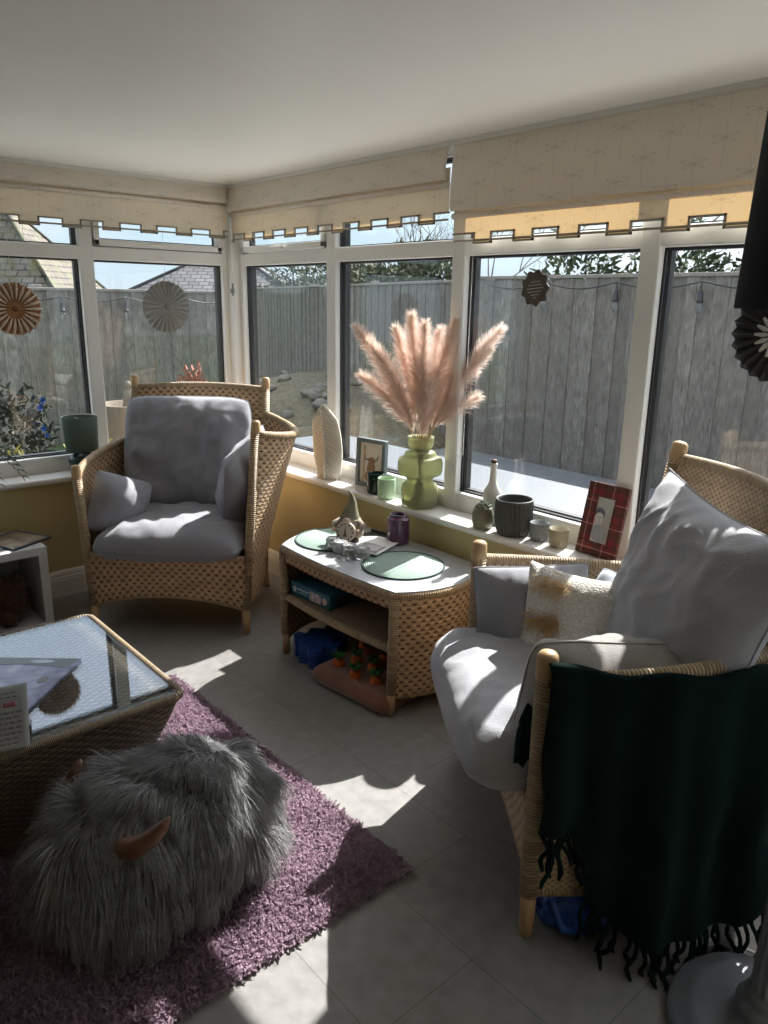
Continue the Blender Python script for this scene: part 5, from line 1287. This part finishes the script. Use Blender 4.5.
# ------------------------------------------------------------------ on and around the coffee table
GZ = .4225
def lying(name, label, cat, P4, z, th, m, group=None):
    c = np.mean(P4, 0); T = thing(name, label, cat, (c[0], c[1], z), 0, group); q = [(p[0]-c[0], p[1]-c[1]) for p in P4]
    V, F, U = prism(q, 0, th); o = mk('cover', V, F, m, T, smooth=False); return T, q, o
def lerp4(q, u, v):
    a, b, c, d = [np.array(p) for p in q]; return (a*(1-u)+b*u)*(1-v)+(d*(1-u)+c*u)*v
def cover_mat():
    t = NT('lavender_cover'); v = t.coord(); f = t.noise(v, 14, 5, .6); t.set(t.ramp(f, (.35, (.10, .10, .20)), (.55, (.26, .26, .42)), (.7, (.45, .47, .58))), .22); return t.m
mq = [(1.995, -1.855), (1.790, -1.640), (1.600, -1.860), (1.800, -2.075)]
T, q, o = lying('magazine', 'glossy lavender magazine lying on the coffee table glass', 'magazine', mq, GZ, .007, cover_mat())
bd_ = [lerp4(q, u, .0) for u in ()]
band = [lerp4(q, 1.0, .0), lerp4(q, .80, .06), lerp4(q, .86, .5), lerp4(q, .84, 1.0), lerp4(q, 1.0, 1.0)]
V, F, _ = prism([tuple(p) for p in band], .0070, .0078); mk('cover_band', V, F, simple('sage_grey_print', (.10, .12, .12), .3, .1), T, smooth=False)
ov = [tuple(lerp4(q, .92+.035*math.sin(a), .36+.13*math.cos(a))) for a in np.linspace(0, 2*PI, 24, endpoint=False)]
V, F, _ = prism(ov, .0078, .0084); mk('oval_print', V, F, simple('pale_blue_oval', (.50, .58, .68), .3), T, smooth=False)
ov = [tuple(lerp4(q, .55+.07*math.sin(a), .16+.05*math.cos(a))) for a in np.linspace(0, 2*PI, 18, endpoint=False)]
V, F, _ = prism(ov, .0070, .0077); mk('dark_print', V, F, simple('brown_print', (.10, .08, .07), .3, .3, 60), T, smooth=False)
def leaflet():
    T = thing('leaflet', 'cream printed leaflet with red strip standing on the coffee table', 'leaflet', (2.045, -1.925, GZ), math.radians(-16))
    pm = simple('cream_paper', (.155, .148, .13), .65, .05)
    # sheet curling up from the glass towards the far edge
    def fn(u, v):
        x = .125-.25*v; y = -.115+.17*u; return (x, y, .0035+.052*math.sin(min(1, v)*PI*.5)**1.5)
    mk('sheet', *slab(fn, 12, 16, .0016)[:2], pm, T)
    def on(u0, u1, v0, v1): return slab(lambda u, v: tuple(np.array(fn(u0+(u1-u0)*u, v0+(v1-v0)*v))+np.array([.0008, 0, .0012])), 6, 6, .0006)
    red = simple('red_print', (.17, .02, .03), .6); dk = simple('grey_text', (.075, .07, .068), .6)
    mk('red_strip', *on(.10, .62, .66, .675)[:2], red, T); mk('red_badge', *on(.66, .84, .615, .685)[:2], red, T)
    P = []; r = random.Random(2)
    for v in (.10, .17, .24, .31, .38, .45, .52, .76, .84):
        u = .06
        while u < .86: l = r.uniform(.03, .09); P.append(on(u, u+l, v, v+.022)); u += l+.025
    mk('text_print', *join(P)[:2], dk, T)
leaflet()
def box_unit():
    x0, x1, y0, y1 = .165, .515, -2.15, -1.335; cx, cy = (x0+x1)/2, (y0+y1)/2
    T = thing('shelf_unit', 'low white open shelf unit by the left wall', 'shelf', (cx, cy, 0)); th = .038; X0, X1, Y0, Y1 = x0-cx, x1-cx, y0-cy, y1-cy
    wm = simple('white_laminate', (.52, .51, .50), .4, .03)
    mk('top_board', *box(X0, X1, Y0, Y1, .362, .40, .002)[:2], wm, T, smooth=False); mk('bottom_board', *box(X0, X1, Y0+th, Y1-th, .0, .036, .002)[:2], wm, T, smooth=False)
    for a in (Y0, (Y0+Y1)/2-th/2, Y1-th): mk('side_board', *box(X0, X1, a, a+th, 0 if a in (Y0, Y1-th) else .036, .362, .002)[:2], wm, T, smooth=False)
    mk('back_board', *box(X0, X0+.006, Y0+th, Y1-th, .036, .362)[:2], wm, T, smooth=False)
box_unit()
def plush_bear():
    c = (.345, -1.565, .037); T = thing('plush_toy', 'brown shaggy plush toy lying inside the white shelf unit', 'toy', c)
    V = []; fm = shag('brown_plush_fur', ((.05, .022, .012), (.15, .07, .035)))
    blobs = [((0, -.03, .10), (.12, .125, .10)), ((.05, .08, .12), (.085, .08, .085)), ((.05, .125, .20), (.028, .026, .03)), ((.06, .03, .205), (.028, .026, .03)), ((.11, .09, .10), (.045, .04, .035)), ((.09, -.10, .05), (.07, .05, .05)), ((.10, .05, .045), (.06, .045, .045))]
    bm = bmesh.new(); bmesh.ops.create_icosphere(bm, subdivisions=3, radius=1); D = np.array([v.co[:] for v in bm.verts]); Fs = [tuple(v.index for v in f.verts) for f in bm.faces]; bm.free()
    mk('body', *join([(D*np.array(s)+np.array(p), Fs) for p, s in blobs])[:2], fm, T)
    R, N = [], []; r = np.random.default_rng(4)
    for p, s in blobs:
        n = int(42000*s[0]*s[1]*3); d = r.normal(size=(n, 3)); d /= np.linalg.norm(d, axis=1, keepdims=True); R.append(d*np.array(s)*.98+np.array(p)); N.append(d)
    R = np.concatenate(R); N = np.concatenate(N); V, F = ribbons(R, N+r.normal(size=N.shape)*.7, r.uniform(.015, .03, len(R)), .0022, 3, (0, 0, -.8), .1, r, .4); V[:, 2] = np.maximum(V[:, 2], .001); V[:, 0] = np.clip(V[:, 0], -.16, .165)
    mk_fast('fur', V, F, fm, T)
    for y in (.055, .105): mk('eye', *moved(lathe([(.001, -.007), (.007, 0), (.001, .007)], 10), .132, y, .145)[:2], M['gasket'], T)
plush_bear()
T, q, o = lying('magazine', 'dark-edged picture magazine on top of the white shelf unit', 'magazine', [(.50, -1.47), (.405, -1.275), (.19, -1.37), (.285, -1.565)], .4005, .008, simple('navy_cover', (.035, .045, .07), .3, .2))
V, F, _ = prism([tuple(lerp4(q, *p)) for p in ((.04, .05), (.90, .05), (.90, .90), (.04, .95))], .008, .0088); mk('cover_picture', V, F, simple('mixed_photo_print', (.30, .25, .19), .3, .75, 16), T, smooth=False)
T, q, o = lying('booklet', 'pale booklet under the picture magazine on the shelf unit', 'magazine', [(.49, -1.66), (.44, -1.50), (.20, -1.60), (.25, -1.76)], .4005, .005, simple('pale_booklet', (.48, .47, .44), .5))

# blue bag under the armchair with the throw
def bag():
    T = thing('blue_bag', 'crumpled blue bag on the floor behind the throw fringe', 'bag', tuple(X2@Vector((.345, .15, 0))), math.radians(-36))
    t = NT('blue_plastic'); t.set(t.ramp(t.noise(t.coord(), 9, 4), (.3, (.006, .035, .20)), (.7, (.015, .075, .34))), .4)
    bm = bmesh.new(); bmesh.ops.create_icosphere(bm, subdivisions=5, radius=1)
    for v in bm.verts:
        k = 1+.22*mnoise.noise(v.co*2.2)+.12*abs(mnoise.noise(v.co*5.5))+.04*mnoise.noise(v.co*13); v.co *= k
        v.co = Vector((v.co.x*.085, v.co.y*.12, max(.0, .06+v.co.z*.075)))
    bm.verts.index_update(); V = [v.co[:] for v in bm.verts]; F = [tuple(v.index for v in f.verts) for f in bm.faces]; bm.free()
    mk('sack', V, F, t.m, T); mk('handle', *tube([(.03, -.06, .09), (.06, -.10, .11), (.09, -.08, .06), (.08, -.02, .03)], [.008, .01, .01, .006], 8)[:2], t.m, T)
bag()
